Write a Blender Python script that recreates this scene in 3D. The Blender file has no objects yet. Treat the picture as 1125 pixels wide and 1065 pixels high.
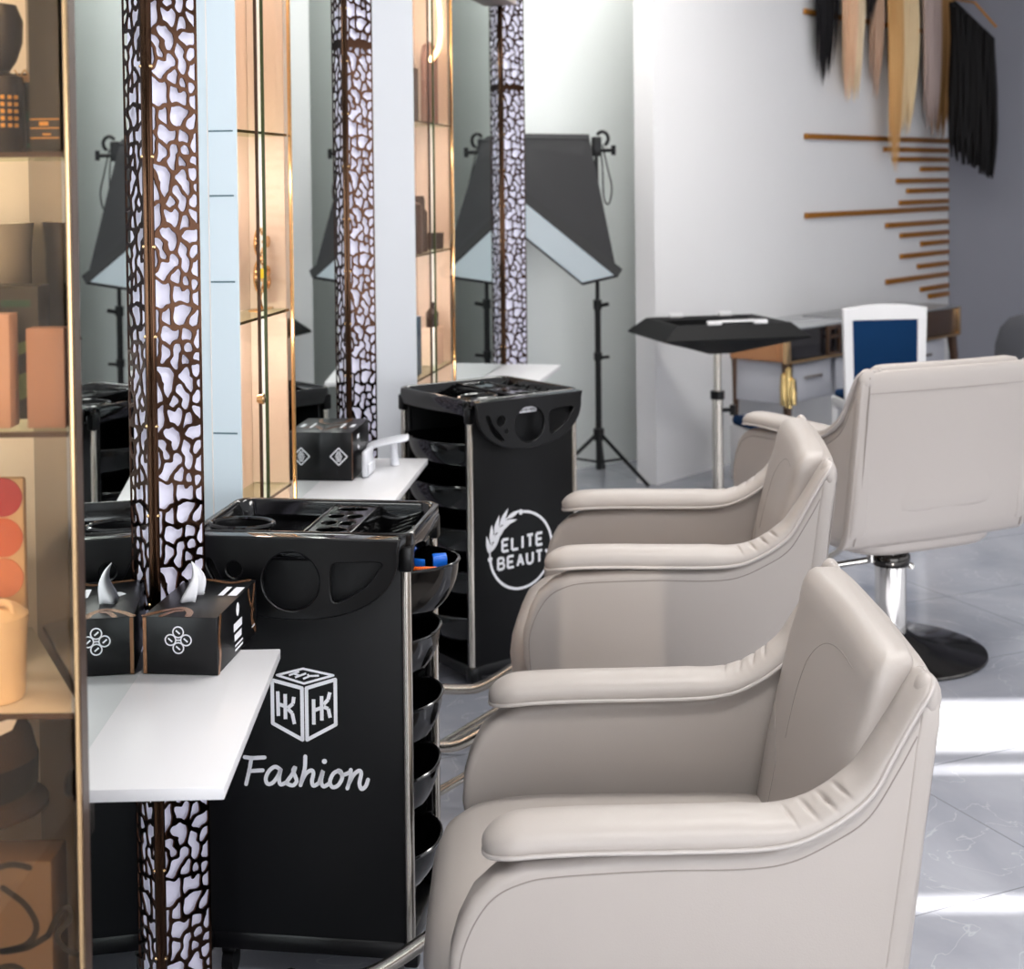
import bpy, bmesh, math, random
import numpy as np
from mathutils import Vector, Matrix
PI = math.pi
rnd = random.Random(7)
SC = bpy.context.scene
COL = SC.collection

# ------------------------------------------------------------------ materials
def lin(c):
    return tuple(((v/255)/12.92 if v/255 <= .04045 else ((v/255+.055)/1.055)**2.4) for v in c) + (1.0,)

def mat(name, rgb, rough=.5, metal=0.0, bump=0.0, bscale=200., coat=0.0, var=0.0, vscale=6., spec=.5, emit=None, estr=0.):
    m = bpy.data.materials.new(name); m.use_nodes = True
    nt = m.node_tree; b = nt.nodes['Principled BSDF']
    c = lin(rgb)
    b.inputs['Base Color'].default_value = c
    b.inputs['Roughness'].default_value = rough
    b.inputs['Metallic'].default_value = metal
    b.inputs['Specular IOR Level'].default_value = spec
    b.inputs['Coat Weight'].default_value = coat
    b.inputs['Coat Roughness'].default_value = .05
    tc = nt.nodes.new('ShaderNodeTexCoord')
    if var > 0:
        n = nt.nodes.new('ShaderNodeTexNoise'); n.inputs['Scale'].default_value = vscale; n.inputs['Detail'].default_value = 4
        nt.links.new(tc.outputs['Object'], n.inputs['Vector'])
        mx = nt.nodes.new('ShaderNodeMix'); mx.data_type = 'RGBA'
        mx.inputs[6].default_value = tuple(v*(1-var) for v in c[:3])+(1,)
        mx.inputs[7].default_value = tuple(min(1, v*(1+var)) for v in c[:3])+(1,)
        nt.links.new(n.outputs['Fac'], mx.inputs[0]); nt.links.new(mx.outputs[2], b.inputs['Base Color'])
    if bump > 0:
        n2 = nt.nodes.new('ShaderNodeTexNoise'); n2.inputs['Scale'].default_value = bscale; n2.inputs['Detail'].default_value = 3
        nt.links.new(tc.outputs['Object'], n2.inputs['Vector'])
        bp = nt.nodes.new('ShaderNodeBump'); bp.inputs['Strength'].default_value = bump; bp.inputs['Distance'].default_value = .002
        nt.links.new(n2.outputs['Fac'], bp.inputs['Height']); nt.links.new(bp.outputs['Normal'], b.inputs['Normal'])
    if emit:
        b.inputs['Emission Color'].default_value = lin(emit); b.inputs['Emission Strength'].default_value = estr
    return m

def mat_glass(name, tint, gloss=.12, rough=.0):
    """thin tinted pane: tinted transmission plus a mirror reflection"""
    m = bpy.data.materials.new(name); m.use_nodes = True
    nt = m.node_tree; nt.nodes.clear()
    o = nt.nodes.new('ShaderNodeOutputMaterial'); t = nt.nodes.new('ShaderNodeBsdfTransparent')
    g = nt.nodes.new('ShaderNodeBsdfGlossy'); mx = nt.nodes.new('ShaderNodeMixShader')
    t.inputs['Color'].default_value = lin(tint); g.inputs['Roughness'].default_value = rough
    g.inputs['Color'].default_value = (.95, .92, .88, 1)
    mx.inputs[0].default_value = gloss
    nt.links.new(t.outputs[0], mx.inputs[1]); nt.links.new(g.outputs[0], mx.inputs[2]); nt.links.new(mx.outputs[0], o.inputs['Surface'])
    return m

def mat_hair(name, rgb_a, rgb_b):
    m = mat(name, rgb_a, .55, spec=.15)
    nt = m.node_tree; b = nt.nodes['Principled BSDF']
    tc = nt.nodes.new('ShaderNodeTexCoord'); mp = nt.nodes.new('ShaderNodeMapping'); mp.inputs['Scale'].default_value = (70, 70, 1.5)
    n = nt.nodes.new('ShaderNodeTexNoise'); n.inputs['Scale'].default_value = 1.5; n.inputs['Detail'].default_value = 3
    mx = nt.nodes.new('ShaderNodeMix'); mx.data_type = 'RGBA'
    mx.inputs[6].default_value = lin(rgb_a); mx.inputs[7].default_value = lin(rgb_b)
    nt.links.new(tc.outputs['Object'], mp.inputs['Vector']); nt.links.new(mp.outputs[0], n.inputs['Vector'])
    nt.links.new(n.outputs['Fac'], mx.inputs[0]); nt.links.new(mx.outputs[2], b.inputs['Base Color'])
    return m

def mat_marble():
    m = mat('floor_marble', (160, 162, 170), .16, spec=.6)
    nt = m.node_tree; b = nt.nodes['Principled BSDF']; L = nt.links.new
    tc = nt.nodes.new('ShaderNodeTexCoord')
    n1 = nt.nodes.new('ShaderNodeTexNoise'); n1.inputs['Scale'].default_value = 1.3; n1.inputs['Detail'].default_value = 6; n1.inputs['Distortion'].default_value = 1.2
    L(tc.outputs['Object'], n1.inputs['Vector'])
    cr = nt.nodes.new('ShaderNodeValToRGB')
    cr.color_ramp.elements[0].position = .3; cr.color_ramp.elements[0].color = lin((142, 145, 155))
    cr.color_ramp.elements[1].position = .72; cr.color_ramp.elements[1].color = lin((176, 178, 186))
    L(n1.outputs['Fac'], cr.inputs[0])
    # veins
    n2 = nt.nodes.new('ShaderNodeTexNoise'); n2.inputs['Scale'].default_value = 2.2; n2.inputs['Detail'].default_value = 4; n2.inputs['Distortion'].default_value = 2.0
    L(tc.outputs['Object'], n2.inputs['Vector'])
    s = nt.nodes.new('ShaderNodeMath'); s.operation = 'SUBTRACT'; s.inputs[1].default_value = .5; L(n2.outputs['Fac'], s.inputs[0])
    a = nt.nodes.new('ShaderNodeMath'); a.operation = 'ABSOLUTE'; L(s.outputs[0], a.inputs[0])
    v = nt.nodes.new('ShaderNodeMapRange'); v.inputs[1].default_value = 0; v.inputs[2].default_value = .006; v.inputs[3].default_value = .30; v.inputs[4].default_value = 0
    L(a.outputs[0], v.inputs[0])
    mx = nt.nodes.new('ShaderNodeMix'); mx.data_type = 'RGBA'; mx.inputs[7].default_value = lin((214, 215, 220))
    L(v.outputs[0], mx.inputs[0]); L(cr.outputs[0], mx.inputs[6])
    # tile joints
    br = nt.nodes.new('ShaderNodeTexBrick'); br.offset = 0.0; br.inputs['Scale'].default_value = 1.0
    br.inputs['Brick Width'].default_value = 1.2; br.inputs['Row Height'].default_value = .6; br.inputs['Mortar Size'].default_value = .002
    br.inputs['Mortar Smooth'].default_value = 0.
    mp = nt.nodes.new('ShaderNodeMapping'); mp.inputs['Rotation'].default_value = (0, 0, math.radians(-24))
    L(tc.outputs['Object'], mp.inputs['Vector']); L(mp.outputs[0], br.inputs['Vector'])
    mx2 = nt.nodes.new('ShaderNodeMix'); mx2.data_type = 'RGBA'; mx2.inputs[7].default_value = lin((118, 120, 128))
    L(br.outputs['Fac'], mx2.inputs[0]); L(mx.outputs[2], mx2.inputs[6]); L(mx2.outputs[2], b.inputs['Base Color'])
    return m

M = {}
M['leather'] = mat('leather_greige', (176, 168, 162), .42, bump=.12, bscale=420, var=.02, vscale=3)
M['seam'] = mat('leather_seam', (142, 134, 128), .6, var=.05, vscale=300)
M['piping'] = mat('leather_piping', (186, 179, 174), .4, var=.02)
M['black'] = mat('black_plastic', (5, 5, 6), .3, spec=.3, bump=.05, bscale=600, var=.1)
M['gloss'] = mat('black_gloss_plastic', (8, 8, 9), .10, coat=.2, var=.1)
M['panel'] = mat('black_panel', (5, 6, 8), .5, spec=.25, bump=.08, bscale=900, var=.08)
M['chrome'] = mat('chrome', (225, 222, 218), .12, 1.0, var=.03)
M['steel'] = mat('brushed_tube', (205, 198, 188), .25, 1.0, var=.04)
M['dchrome'] = mat('dark_chrome', (70, 68, 66), .12, 1.0, var=.03)
M['bronze'] = mat('bronze_mirror_metal', (88, 62, 47), .12, 1.0, var=.05, vscale=14)
M['gold'] = mat('polished_gold', (226, 190, 142), .2, 1.0, var=.05)
M['brass'] = mat('brass_slat', (176, 116, 44), .35, .6, var=.08, vscale=30)
M['backlit'] = mat('opal_backing', (226, 224, 240), .5, var=.01, emit=(226, 222, 250), estr=.2)
M['white'] = mat('white_laminate', (226, 225, 227), .35, var=.01)
M['wall'] = mat('wall_paint_white', (230, 229, 229), .6, bump=.02, bscale=300, var=.01)
M['wallg'] = mat('wall_paint_cool', (219, 223, 221), .6, bump=.02, bscale=300, var=.01)
M['wallgrey'] = mat('wall_grey_shade', (130, 130, 140), .65, bump=.02, bscale=300, var=.03)  # the grey partly holds the shade on this wall
M['ceil'] = mat('ceiling_paint', (235, 235, 235), .7, var=.01)
M['mirror'] = mat('mirror_silver', (226, 234, 232), .0, 1.0, var=.001)
M['bglass'] = mat_glass('bronze_glass', (247, 233, 222), .055)
M['bglass1'] = mat_glass('bronze_glass_side', (247, 235, 219), .022)
M['cglass'] = mat_glass('clear_glass', (244, 248, 240), .08)
M['gedge'] = mat('glass_green_edge', (58, 66, 32), .15, var=.05)
M['bedge'] = mat('glass_bronze_edge', (70, 52, 42), .35, var=.05)
M['cream'] = mat('cabinet_cream', (244, 241, 236), .55, var=.02)
M['mauve'] = mat('cabinet_mauve', (176, 158, 152), .55, var=.02)
M['bluepane'] = mat('pale_blue_gloss_pane', (222, 238, 245), .12, coat=.5, var=.01)  # brightened colour stands in for windows reflected in the pane
M['bluedark'] = mat('pane_joint', (96, 124, 134), .3, var=.02)
M['whitegloss'] = mat('white_gloss_panel', (232, 236, 240), .15, coat=.4, var=.01)
M['boxblack'] = mat('carton_black', (12, 12, 14), .32, spec=.3, var=.08)
M['bronzeprint'] = mat('carton_bronze_print', (150, 108, 78), .25, .6, var=.1, vscale=40)
M['print'] = mat('white_print', (244, 245, 250), .5, var=.01)
M['tissue'] = mat('white_tissue', (236, 236, 240), .8, bump=.1, bscale=90, var=.01)
M['clearplastic'] = mat('frosted_plastic', (226, 228, 234), .25, spec=.6, var=.01)
M['fabric'] = mat('softbox_fabric', (14, 14, 18), .75, bump=.25, bscale=60, var=.15, vscale=12)
M['diffuser'] = mat('softbox_diffuser', (226, 236, 240), .8, var=.01, emit=(226, 238, 244), estr=.22)  # faint glow added to brighten the diffuser, the softbox is not lit
M['blue'] = mat('royal_blue_upholstery', (4, 44, 82), .8, spec=.15, bump=.2, bscale=500, var=.08)
M['whitepaint'] = mat('white_lacquer', (232, 231, 231), .35, var=.01)
M['greyfab'] = mat('grey_upholstery', (56, 57, 62), .8, bump=.2, bscale=400, var=.06)
M['deskglass'] = mat('grey_glass_top', (150, 153, 156), .1, coat=.4, var=.03)
M['deskdark'] = mat('desk_dark_front', (30, 28, 32), .2, coat=.3, var=.1)
M['rose'] = mat('rose_gold_panel', (206, 148, 104), .25, .7, var=.05)
M['deskwhite'] = mat('desk_white_front', (196, 197, 204), .4, var=.01)
M['brown'] = mat('bronze_brown_panel', (92, 70, 56), .25, .5, var=.06)

# ------------------------------------------------------------------ mesh builder
class MB:
    def __init__(s): s.bm = bmesh.new()
    def _add(s, bm2, mtx=None):
        me = bpy.data.meshes.new('t'); bm2.to_mesh(me); bm2.free()
        if mtx is not None: me.transform(mtx)
        s.bm.from_mesh(me); bpy.data.meshes.remove(me); return s
    def box(s, c, size, bev=0.0, seg=2, rot=None):
        b = bmesh.new(); bmesh.ops.create_cube(b, size=1)
        bmesh.ops.scale(b, vec=size, verts=b.verts)
        if bev > 0: bmesh.ops.bevel(b, geom=b.edges[:], offset=min(bev, min(size)*.49), segments=seg, profile=.5, affect='EDGES')
        m = Matrix.Translation(Vector(c))
        if rot is not None: m = m @ rot
        return s._add(b, m)
    def prism(s, poly, a, b_, plane='xz', bev=0.0, seg=2):
        """closed polygon extruded from a to b_ along the axis normal to plane"""
        b = bmesh.new()
        def P(u, v, w):
            return {'xz': (u, w, v), 'yz': (w, u, v), 'xy': (u, v, w)}[plane]
        v0 = [b.verts.new(P(u, v, a)) for u, v in poly]; v1 = [b.verts.new(P(u, v, b_)) for u, v in poly]
        n = len(poly); caps = [b.faces.new(v0), b.faces.new(v1[::-1])]
        for i in range(n): b.faces.new([v0[(i+1) % n], v0[i], v1[i], v1[(i+1) % n]])
        bmesh.ops.recalc_face_normals(b, faces=b.faces)
        if bev > 0:
            es = list({e for f in caps for e in f.edges})
            bmesh.ops.bevel(b, geom=es, offset=bev, segments=seg, profile=.5, affect='EDGES')
        return s._add(b)
    def tube(s, pts, r, n=10, closed=False, caps=True, flat=1.0):
        pts = [Vector(p) for p in pts]; m = len(pts)
        rs = r if isinstance(r, (list, tuple)) else [r]*m
        up = None; rings = []
        for i, p in enumerate(pts):
            a = pts[i-1] if (i > 0 or closed) else p
            c = pts[(i+1) % m] if (i < m-1 or closed) else p
            t = (c-a)
            if t.length < 1e-9: t = Vector((0, 0, 1))
            t.normalize()
            if up is None:
                up = Vector((0, 0, 1)) if abs(t.z) < .9 else Vector((1, 0, 0))
            u = up - t*up.dot(t)
            if u.length < 1e-6: u = t.orthogonal()
            u.normalize(); w = t.cross(u); up = u
            rings.append([s.bm.verts.new(p + (u*math.cos(2*PI*k/n)*flat + w*math.sin(2*PI*k/n))*rs[i]) for k in range(n)])
        for i in range(m if closed else m-1):
            A, B = rings[i], rings[(i+1) % m]
            for k in range(n): s.bm.faces.new([A[k], A[(k+1) % n], B[(k+1) % n], B[k]])
        if caps and not closed:
            s.bm.faces.new(rings[0][::-1]); s.bm.faces.new(rings[-1])
        return s
    def lathe(s, prof, c=(0, 0, 0), n=32):
        rings = []
        for r, z in prof:
            if r < 1e-6: rings.append([s.bm.verts.new((c[0], c[1], c[2]+z))])
            else: rings.append([s.bm.verts.new((c[0]+r*math.cos(2*PI*k/n), c[1]+r*math.sin(2*PI*k/n), c[2]+z)) for k in range(n)])
        for A, B in zip(rings[:-1], rings[1:]):
            for k in range(n):
                a, b, c_, d = A[k % len(A)], A[(k+1) % n % len(A)], B[(k+1) % n % len(B)], B[k % len(B)]
                vs = []
                for v in (a, b, c_, d):
                    if v not in vs: vs.append(v)
                if len(vs) > 2: s.bm.faces.new(vs)
        return s
    def loft(s, rings, cap=True):
        R = [[s.bm.verts.new(p) for p in r] for r in rings]; n = len(R[0])
        for A, B in zip(R[:-1], R[1:]):
            for k in range(n): s.bm.faces.new([A[k], A[(k+1) % n], B[(k+1) % n], B[k]])
        if cap: s.bm.faces.new(R[0][::-1]); s.bm.faces.new(R[-1])
        return s
    def grid(s, rows):
        R = [[s.bm.verts.new(p) for p in r] for r in rows]
        for A, B in zip(R[:-1], R[1:]):
            for k in range(len(A)-1): s.bm.faces.new([A[k], A[k+1], B[k+1], B[k]])
        return s
    def quad(s, a, b, c, d):
        s.bm.faces.new([s.bm.verts.new(p) for p in (a, b, c, d)]); return s
    def stroke(s, pts, w, P, smooth=False):
        """flat painted stroke of width w along 2D pts; P maps (u,v) to 3D"""
        if smooth:
            pts = spline(pts, 6); m = len(pts); Lf = []; Rt = []
            for k, (x, y) in enumerate(pts):
                a = pts[max(k-1, 0)]; c = pts[min(k+1, m-1)]; d = math.hypot(c[0]-a[0], c[1]-a[1]) or 1
                nx, ny = -(c[1]-a[1])/d*w/2, (c[0]-a[0])/d*w/2
                Lf.append((x+nx, y+ny)); Rt.append((x-nx, y-ny))
            vl = [s.bm.verts.new(P(*p)) for p in Lf]; vr = [s.bm.verts.new(P(*p)) for p in Rt]
            for k in range(m-1): s.bm.faces.new([vl[k], vr[k], vr[k+1], vl[k+1]])
            for e, sg in ((0, -1), (m-1, 1)):     # round ends
                a = pts[1] if e == 0 else pts[m-2]; c = pts[e]
                th = math.atan2(c[1]-a[1], c[0]-a[0])
                arc = [s.bm.verts.new(P(c[0]+w/2*math.cos(th+q), c[1]+w/2*math.sin(th+q))) for q in np.linspace(-PI/2, PI/2, 7)[1:-1]]
                s.bm.faces.new(([vr[e]]+arc+[vl[e]]) if e else ([vl[e]]+arc+[vr[e]]))
            return s
        for (x0, y0), (x1, y1) in zip(pts[:-1], pts[1:]):
            d = math.hypot(x1-x0, y1-y0)
            if d < 1e-9: continue
            nx, ny = -(y1-y0)/d*w/2, (x1-x0)/d*w/2
            s.quad(P(x0+nx, y0+ny), P(x0-nx, y0-ny), P(x1-nx, y1-ny), P(x1+nx, y1+ny))
        return s
    def disc(s, x, y, r, P, n=14, ry=None):
        ry = ry or r
        s.bm.faces.new([s.bm.verts.new(P(x+r*math.cos(2*PI*k/n), y+ry*math.sin(2*PI*k/n))) for k in range(n)]); return s
    def poly(s, pts, P):
        s.bm.faces.new([s.bm.verts.new(P(*p)) for p in pts]); return s
    def mesh_in(s, me, mtx):
        me.transform(mtx); s.bm.from_mesh(me); bpy.data.meshes.remove(me); return s
    def build(s, name, material, parent=None, sharp=38, flat=False, recalc=True, mods=None):
        bm = s.bm
        if recalc and len(bm.faces): bmesh.ops.recalc_face_normals(bm, faces=bm.faces)
        if not flat:
            lim = math.radians(sharp)
            for f in bm.faces: f.smooth = True
            for e in bm.edges:
                if len(e.link_faces) == 2:
                    if e.calc_face_angle(0) > lim: e.smooth = False
        me = bpy.data.meshes.new(name); bm.to_mesh(me); bm.free()
        for mm in (material if isinstance(material, list) else [material]): me.materials.append(mm)
        o = bpy.data.objects.new(name, me); COL.objects.link(o)
        if parent is not None: o.parent = parent
        if mods:
            md = o.modifiers.new('sub', 'SUBSURF'); md.levels = mods; md.render_levels = mods
        return o

def spline(pts, n=6, closed=False):
    """Catmull-Rom through 2D or 3D points"""
    out = []; m = len(pts); dim = len(pts[0])
    rng = range(m if closed else m-1)
    for i in rng:
        p0 = pts[(i-1) % m] if (closed or i > 0) else pts[0]
        p1 = pts[i]; p2 = pts[(i+1) % m]
        p3 = pts[(i+2) % m] if (closed or i+2 < m) else pts[-1]
        for k in range(n):
            t = k/n
            out.append(tuple(.5*((2*p1[j]) + (-p0[j]+p2[j])*t + (2*p0[j]-5*p1[j]+4*p2[j]-p3[j])*t*t + (-p0[j]+3*p1[j]-3*p2[j]+p3[j])*t**3) for j in range(dim)))
    if not closed: out.append(tuple(pts[-1]))
    return out

def plate(outer, holes, th, bev=0.0):
    """flat plate in XY with holes, thickness th, as a mesh datablock"""
    cu = bpy.data.curves.new('pl', 'CURVE'); cu.dimensions = '2D'; cu.fill_mode = 'BOTH'; cu.extrude = max(th/2-bev, 0)
    cu.bevel_depth = bev; cu.bevel_resolution = 1
    for lp in [outer]+list(holes):
        sp = cu.splines.new('POLY'); sp.points.add(len(lp)-1)
        for i, p in enumerate(lp): sp.points[i].co = (p[0], p[1], 0, 1)
        sp.use_cyclic_u = True
    o = bpy.data.objects.new('pl', cu); COL.objects.link(o)
    dg = bpy.context.evaluated_depsgraph_get(); dg.update()
    me = bpy.data.meshes.new_from_object(o.evaluated_get(dg))
    bpy.data.objects.remove(o); bpy.data.curves.remove(cu)
    return me

def circ(x, y, r, n=28, ry=None):
    ry = ry or r
    return [(x+r*math.cos(2*PI*k/n), y+ry*math.sin(2*PI*k/n)) for k in range(n)]

def tag(o, label, cat, group=None):
    o['label'] = label; o['category'] = cat
    if group: o['group'] = group
    return o
def thing(name, label, cat, loc=(0, 0, 0), rz=0., group=None):
    o = bpy.data.objects.new(name, None); COL.objects.link(o)
    o.empty_display_size = .1; o.location = loc; o.rotation_euler = (0, 0, rz)
    return tag(o, label, cat, group)
def struct(o): o['kind'] = 'structure'; return o
def kids(o): return [c for c in o.children]
def copy_tree(o, parent=None):
    c = o.copy(); COL.objects.link(c); c.parent = parent
    for ch in kids(o): copy_tree(ch, c)
    return c
def hd(h): h = math.radians(h); return Vector((math.sin(h), math.cos(h), 0))
XZ = Matrix(((1, 0, 0, 0), (0, 0, -1, 0), (0, 1, 0, 0), (0, 0, 0, 1)))   # plate XY -> XZ, thickness along -Y

# ------------------------------------------------------------------ camera
H = 1.54; F = 1600.; PITCH = math.radians(1.5); ROLL = .011
cam = bpy.data.cameras.new('camera'); co = bpy.data.objects.new('camera', cam); COL.objects.link(co)
fw = Vector((0, math.cos(PITCH), -math.sin(PITCH))); u0 = Vector((0, math.sin(PITCH), math.cos(PITCH))); r0 = Vector((1, 0, 0))
cr, sr = math.cos(ROLL), math.sin(ROLL)
Rv = r0*cr-u0*sr; Uv = r0*sr+u0*cr; Bv = -fw
co.matrix_world = Matrix(((Rv.x, Uv.x, Bv.x, 0), (Rv.y, Uv.y, Bv.y, 0), (Rv.z, Uv.z, Bv.z, H), (0, 0, 0, 1)))
cam.sensor_width = 36; cam.lens = F/1125*36
cam.shift_y = -(532.5-(199+F*math.tan(PITCH)))/1125
cam.dof.use_dof = True; cam.dof.focus_distance = 2.55; cam.dof.aperture_fstop = 6.0
cam.clip_start = .05
SC.camera = co

# ------------------------------------------------------------------ room shell
CZ = 3.3
b = MB(); b.box((1.6, 4, -.05), (10.4, 16, .1)); struct(b.build('floor', mat_marble()))
b = MB(); b.box((1.6, 4.7, CZ+.05), (10.4, 14.6, .1)); struct(b.build('ceiling', M['ceil']))
def wall(name, pts, material, th=.1, z0=0., z1=CZ):
    """vertical wall along 2D points, thickness to the left of travel"""
    b = MB()
    for (x0, y0), (x1, y1) in zip(pts[:-1], pts[1:]):
        d = Vector((x1-x0, y1-y0, 0)); L = d.length; d.normalize(); n = Vector((-d.y, d.x, 0))*th
        q = [(x0, y0), (x1, y1), (x1+n.x, y1+n.y), (x0+n.x, y0+n.y)]
        b.prism(q, z0, z1, 'xy')
    return struct(b.build(name, material, sharp=20))
# wall behind the stations, set back behind mirrors and cabinets
wall('wall_left', [(-1.1, -3.2), (-1.1, 1.35), (-1.02, 1.97), (-.672, 1.97), (-.688, 2.66), (-.80, 2.72), (-.80, 3.60),
                   (-.60, 3.60), (-.525, 4.50), (-.60, 4.56), (-.60, 5.50), (-.315, 5.50), (-.085, 6.62), (-.2, 6.72), (-.3, 7.3)], M['wall'])
wall('wall_end', [(-.3, 7.3), (1.5, 8.55), (1.9, 9.4)], M['wallg'])
d40 = hd(40); pA = Vector((.715, 7.3, 0)); pB = pA+d40*3.57
nW = Vector((-d40.y, d40.x, 0))                         # away from the room
wall('wall_far', [(pA.x, pA.y), (pB.x, pB.y)], M['wall'], .12)
wall('wall_corner', [(pB.x-.02, pB.y), (6.8, 9.2)], M['wallgrey'])
wall('wall_right', [(6.7, 9.3), (6.7, -3.2)], M['wall'])

# back wall with the shopfront: added glowing panes below, slits cut to shape the sunlight above
YB = -2.6; TE = .404                                     # wall plane, tan(sun elevation)
def zw(Y, z=0.): return z+TE*(Y-YB)
slits = [(.62, 3.2, zw(3.86), zw(4.24)), (.62, 3.2, zw(3.72), zw(3.765)), (.62, 3.2, zw(3.01), zw(3.075)), (.10, .335, zw(3.32, .40), zw(3.32, .66))]  # unseen openings, shaped to throw sun bands on floor and chair
b = MB()
holes = [[(x0, z0), (x1, z0), (x1, z1), (x0, z1)] for x0, x1, z0, z1 in slits]
b.mesh_in(plate([(-1.2, 0), (6.8, 0), (6.8, CZ), (-1.2, CZ)], holes, .02), Matrix.Translation((0, YB, 0)) @ XZ)
wb = struct(b.build('wall_back', M['wall'], flat=True))
b = MB(); b.box((.2175, YB-.012, (slits[3][2]+slits[3][3])/2), (.26, .006, .30)); b.build('sun_filter', mat_glass('sun_filter_glass', (104, 102, 100), .04), wb, flat=True)  # unseen filter added to dim the sun patch on the chair
M['winfill'] = mat('window_fill_glow', (235, 240, 245), .6, emit=(244, 245, 248), estr=5.6)  # glow added behind the camera as fill in place of daylight
M['winfill2'] = mat('window_fill_glow_side', (235, 240, 245), .6, emit=(246, 246, 248), estr=1.7)  # weaker added glow for the unseen panes on the right
for k, (x0, x1) in enumerate([(-.9, .5), (.6, 2.0), (2.1, 3.5), (3.6, 5.0)]):
    b = MB(); b.box(((x0+x1)/2, YB+.03, 1.25), (x1-x0, .02, 1.7)); w = struct(b.build('window_%d' % (k+1), M['winfill']))
    b = MB()
    for z in (.38, 1.25, 2.12): b.box(((x0+x1)/2, YB+.045, z), (x1-x0+.06, .05, .05))
    for x in (x0, x1): b.box((x, YB+.045, 1.25), (.05, .05, 1.75))
    b.build('window_frame', M['whitepaint'], w)
for k, (y0, y1) in enumerate([(-1.5, .8), (1.2, 3.5), (3.9, 6.2)]):
    b = MB(); b.box((6.68, (y0+y1)/2, 1.5), (.02, y1-y0, 2.2)); w = struct(b.build('window_%d' % (k+5), M['winfill2']))
    b = MB()
    for z in (.38, 1.5, 2.62): b.box((6.66, (y0+y1)/2, z), (.05, y1-y0+.06, .05))
    for y in (y0, y1): b.box((6.66, y, 1.5), (.05, .05, 2.3))
    b.build('window_frame', M['whitepaint'], w)

# ------------------------------------------------------------------ lights
def area(name, loc, size, power, color=(1, 1, 1), rot=(0, 0, 0)):
    l = bpy.data.lights.new(name, 'AREA'); l.shape = 'RECTANGLE'; l.size, l.size_y = size; l.energy = power; l.color = color
    o = bpy.data.objects.new(name, l); COL.objects.link(o); o.location = loc; o.rotation_euler = rot; return o
area('ceiling_fill', (.45, .3, CZ-.03), (1.3, .8), 58, (1, .98, .95))  # unseen area lights added under the ceiling as fill, no fixtures
area('ceiling_fill', (1.0, 3.4, CZ-.03), (1.6, .5), 52, (1, .98, .95))
area('ceiling_fill', (1.7, 6.0, CZ-.03), (1.6, .5), 50, (1, .98, .95))
area('ceiling_fill', (.40, 6.6, CZ-.03), (.5, .8), 17, (1, .99, .95))  # added to brighten the end wall
area('ceiling_fill', (.62, 7.45, CZ-.03), (.5, .25), 13, (1, .99, .95))  # added to brighten the recess behind the partition
sun = bpy.data.lights.new('sun', 'SUN'); sun.energy = 40; sun.angle = math.radians(.25); sun.color = (1, .96, .9)
so = bpy.data.objects.new('sun', sun); COL.objects.link(so)
so.rotation_euler = (math.radians(90)-math.atan(TE), 0, 0)
def point(loc, power, color=(1, .96, .92), r=.03):
    l = bpy.data.lights.new('cabinet_lamp', 'POINT'); l.energy = power; l.color = color; l.shadow_soft_size = r
    o = bpy.data.objects.new('cabinet_lamp', l); COL.objects.link(o); o.location = loc; return o
wd = bpy.data.worlds.new('world'); SC.world = wd; wd.use_nodes = True
wd.node_tree.nodes['Background'].inputs[0].default_value = (.75, .85, 1, 1); wd.node_tree.nodes['Background'].inputs[1].default_value = 1.0

# ------------------------------------------------------------------ stations: mirrors, shelves, perforated light columns
def wallmtx(P, h):
    """local x along the heading, local y out of the room to the left, z up"""
    d = hd(h); n = Vector((-d.y, d.x, 0))
    return Matrix(((d.x, n.x, 0, P[0]), (d.y, n.y, 0, P[1]), (0, 0, 1, 0), (0, 0, 0, 1)))
def mirror(P, h, s0, s1, label, z0=.0, z1=2.33):
    t = thing('wall_mirror', label, 'mirror', (0, 0, 0), 0, 'mirrors at the styling stations'); t.matrix_world = wallmtx(P, h)
    b = MB(); b.box(((s0+s1)/2, .004, (z0+z1)/2), (s1-s0, .008, z1-z0)); b.build('mirror_glass', M['mirror'], t, flat=True)
    b = MB(); b.box(((s0+s1)/2, .014, (z0+z1)/2), (s1-s0+.004, .012, z1-z0+.004)); b.build('backing_board', M['bedge'], t)
    b = MB(); b.box(((s0+s1)/2, -.03, z1+.04), (s1-s0, .09, .08), .004); b.build('top_rail', M['mauve'], t)
    return t
MI = [((-.636, 2.26), -1.6, -.27, .335), ((-.556, 3.90), 5.6, -.25, .545), ((-.09, 6.36), 12, -.80, .225)]
mirror(*MI[0], 'large mirror behind the nearest shelf and patterned tissue box')
mirror(*MI[1], 'middle mirror behind the shelf with the white scoop')
mirror(*MI[2], 'farthest mirror reflecting the black softbox')

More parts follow.
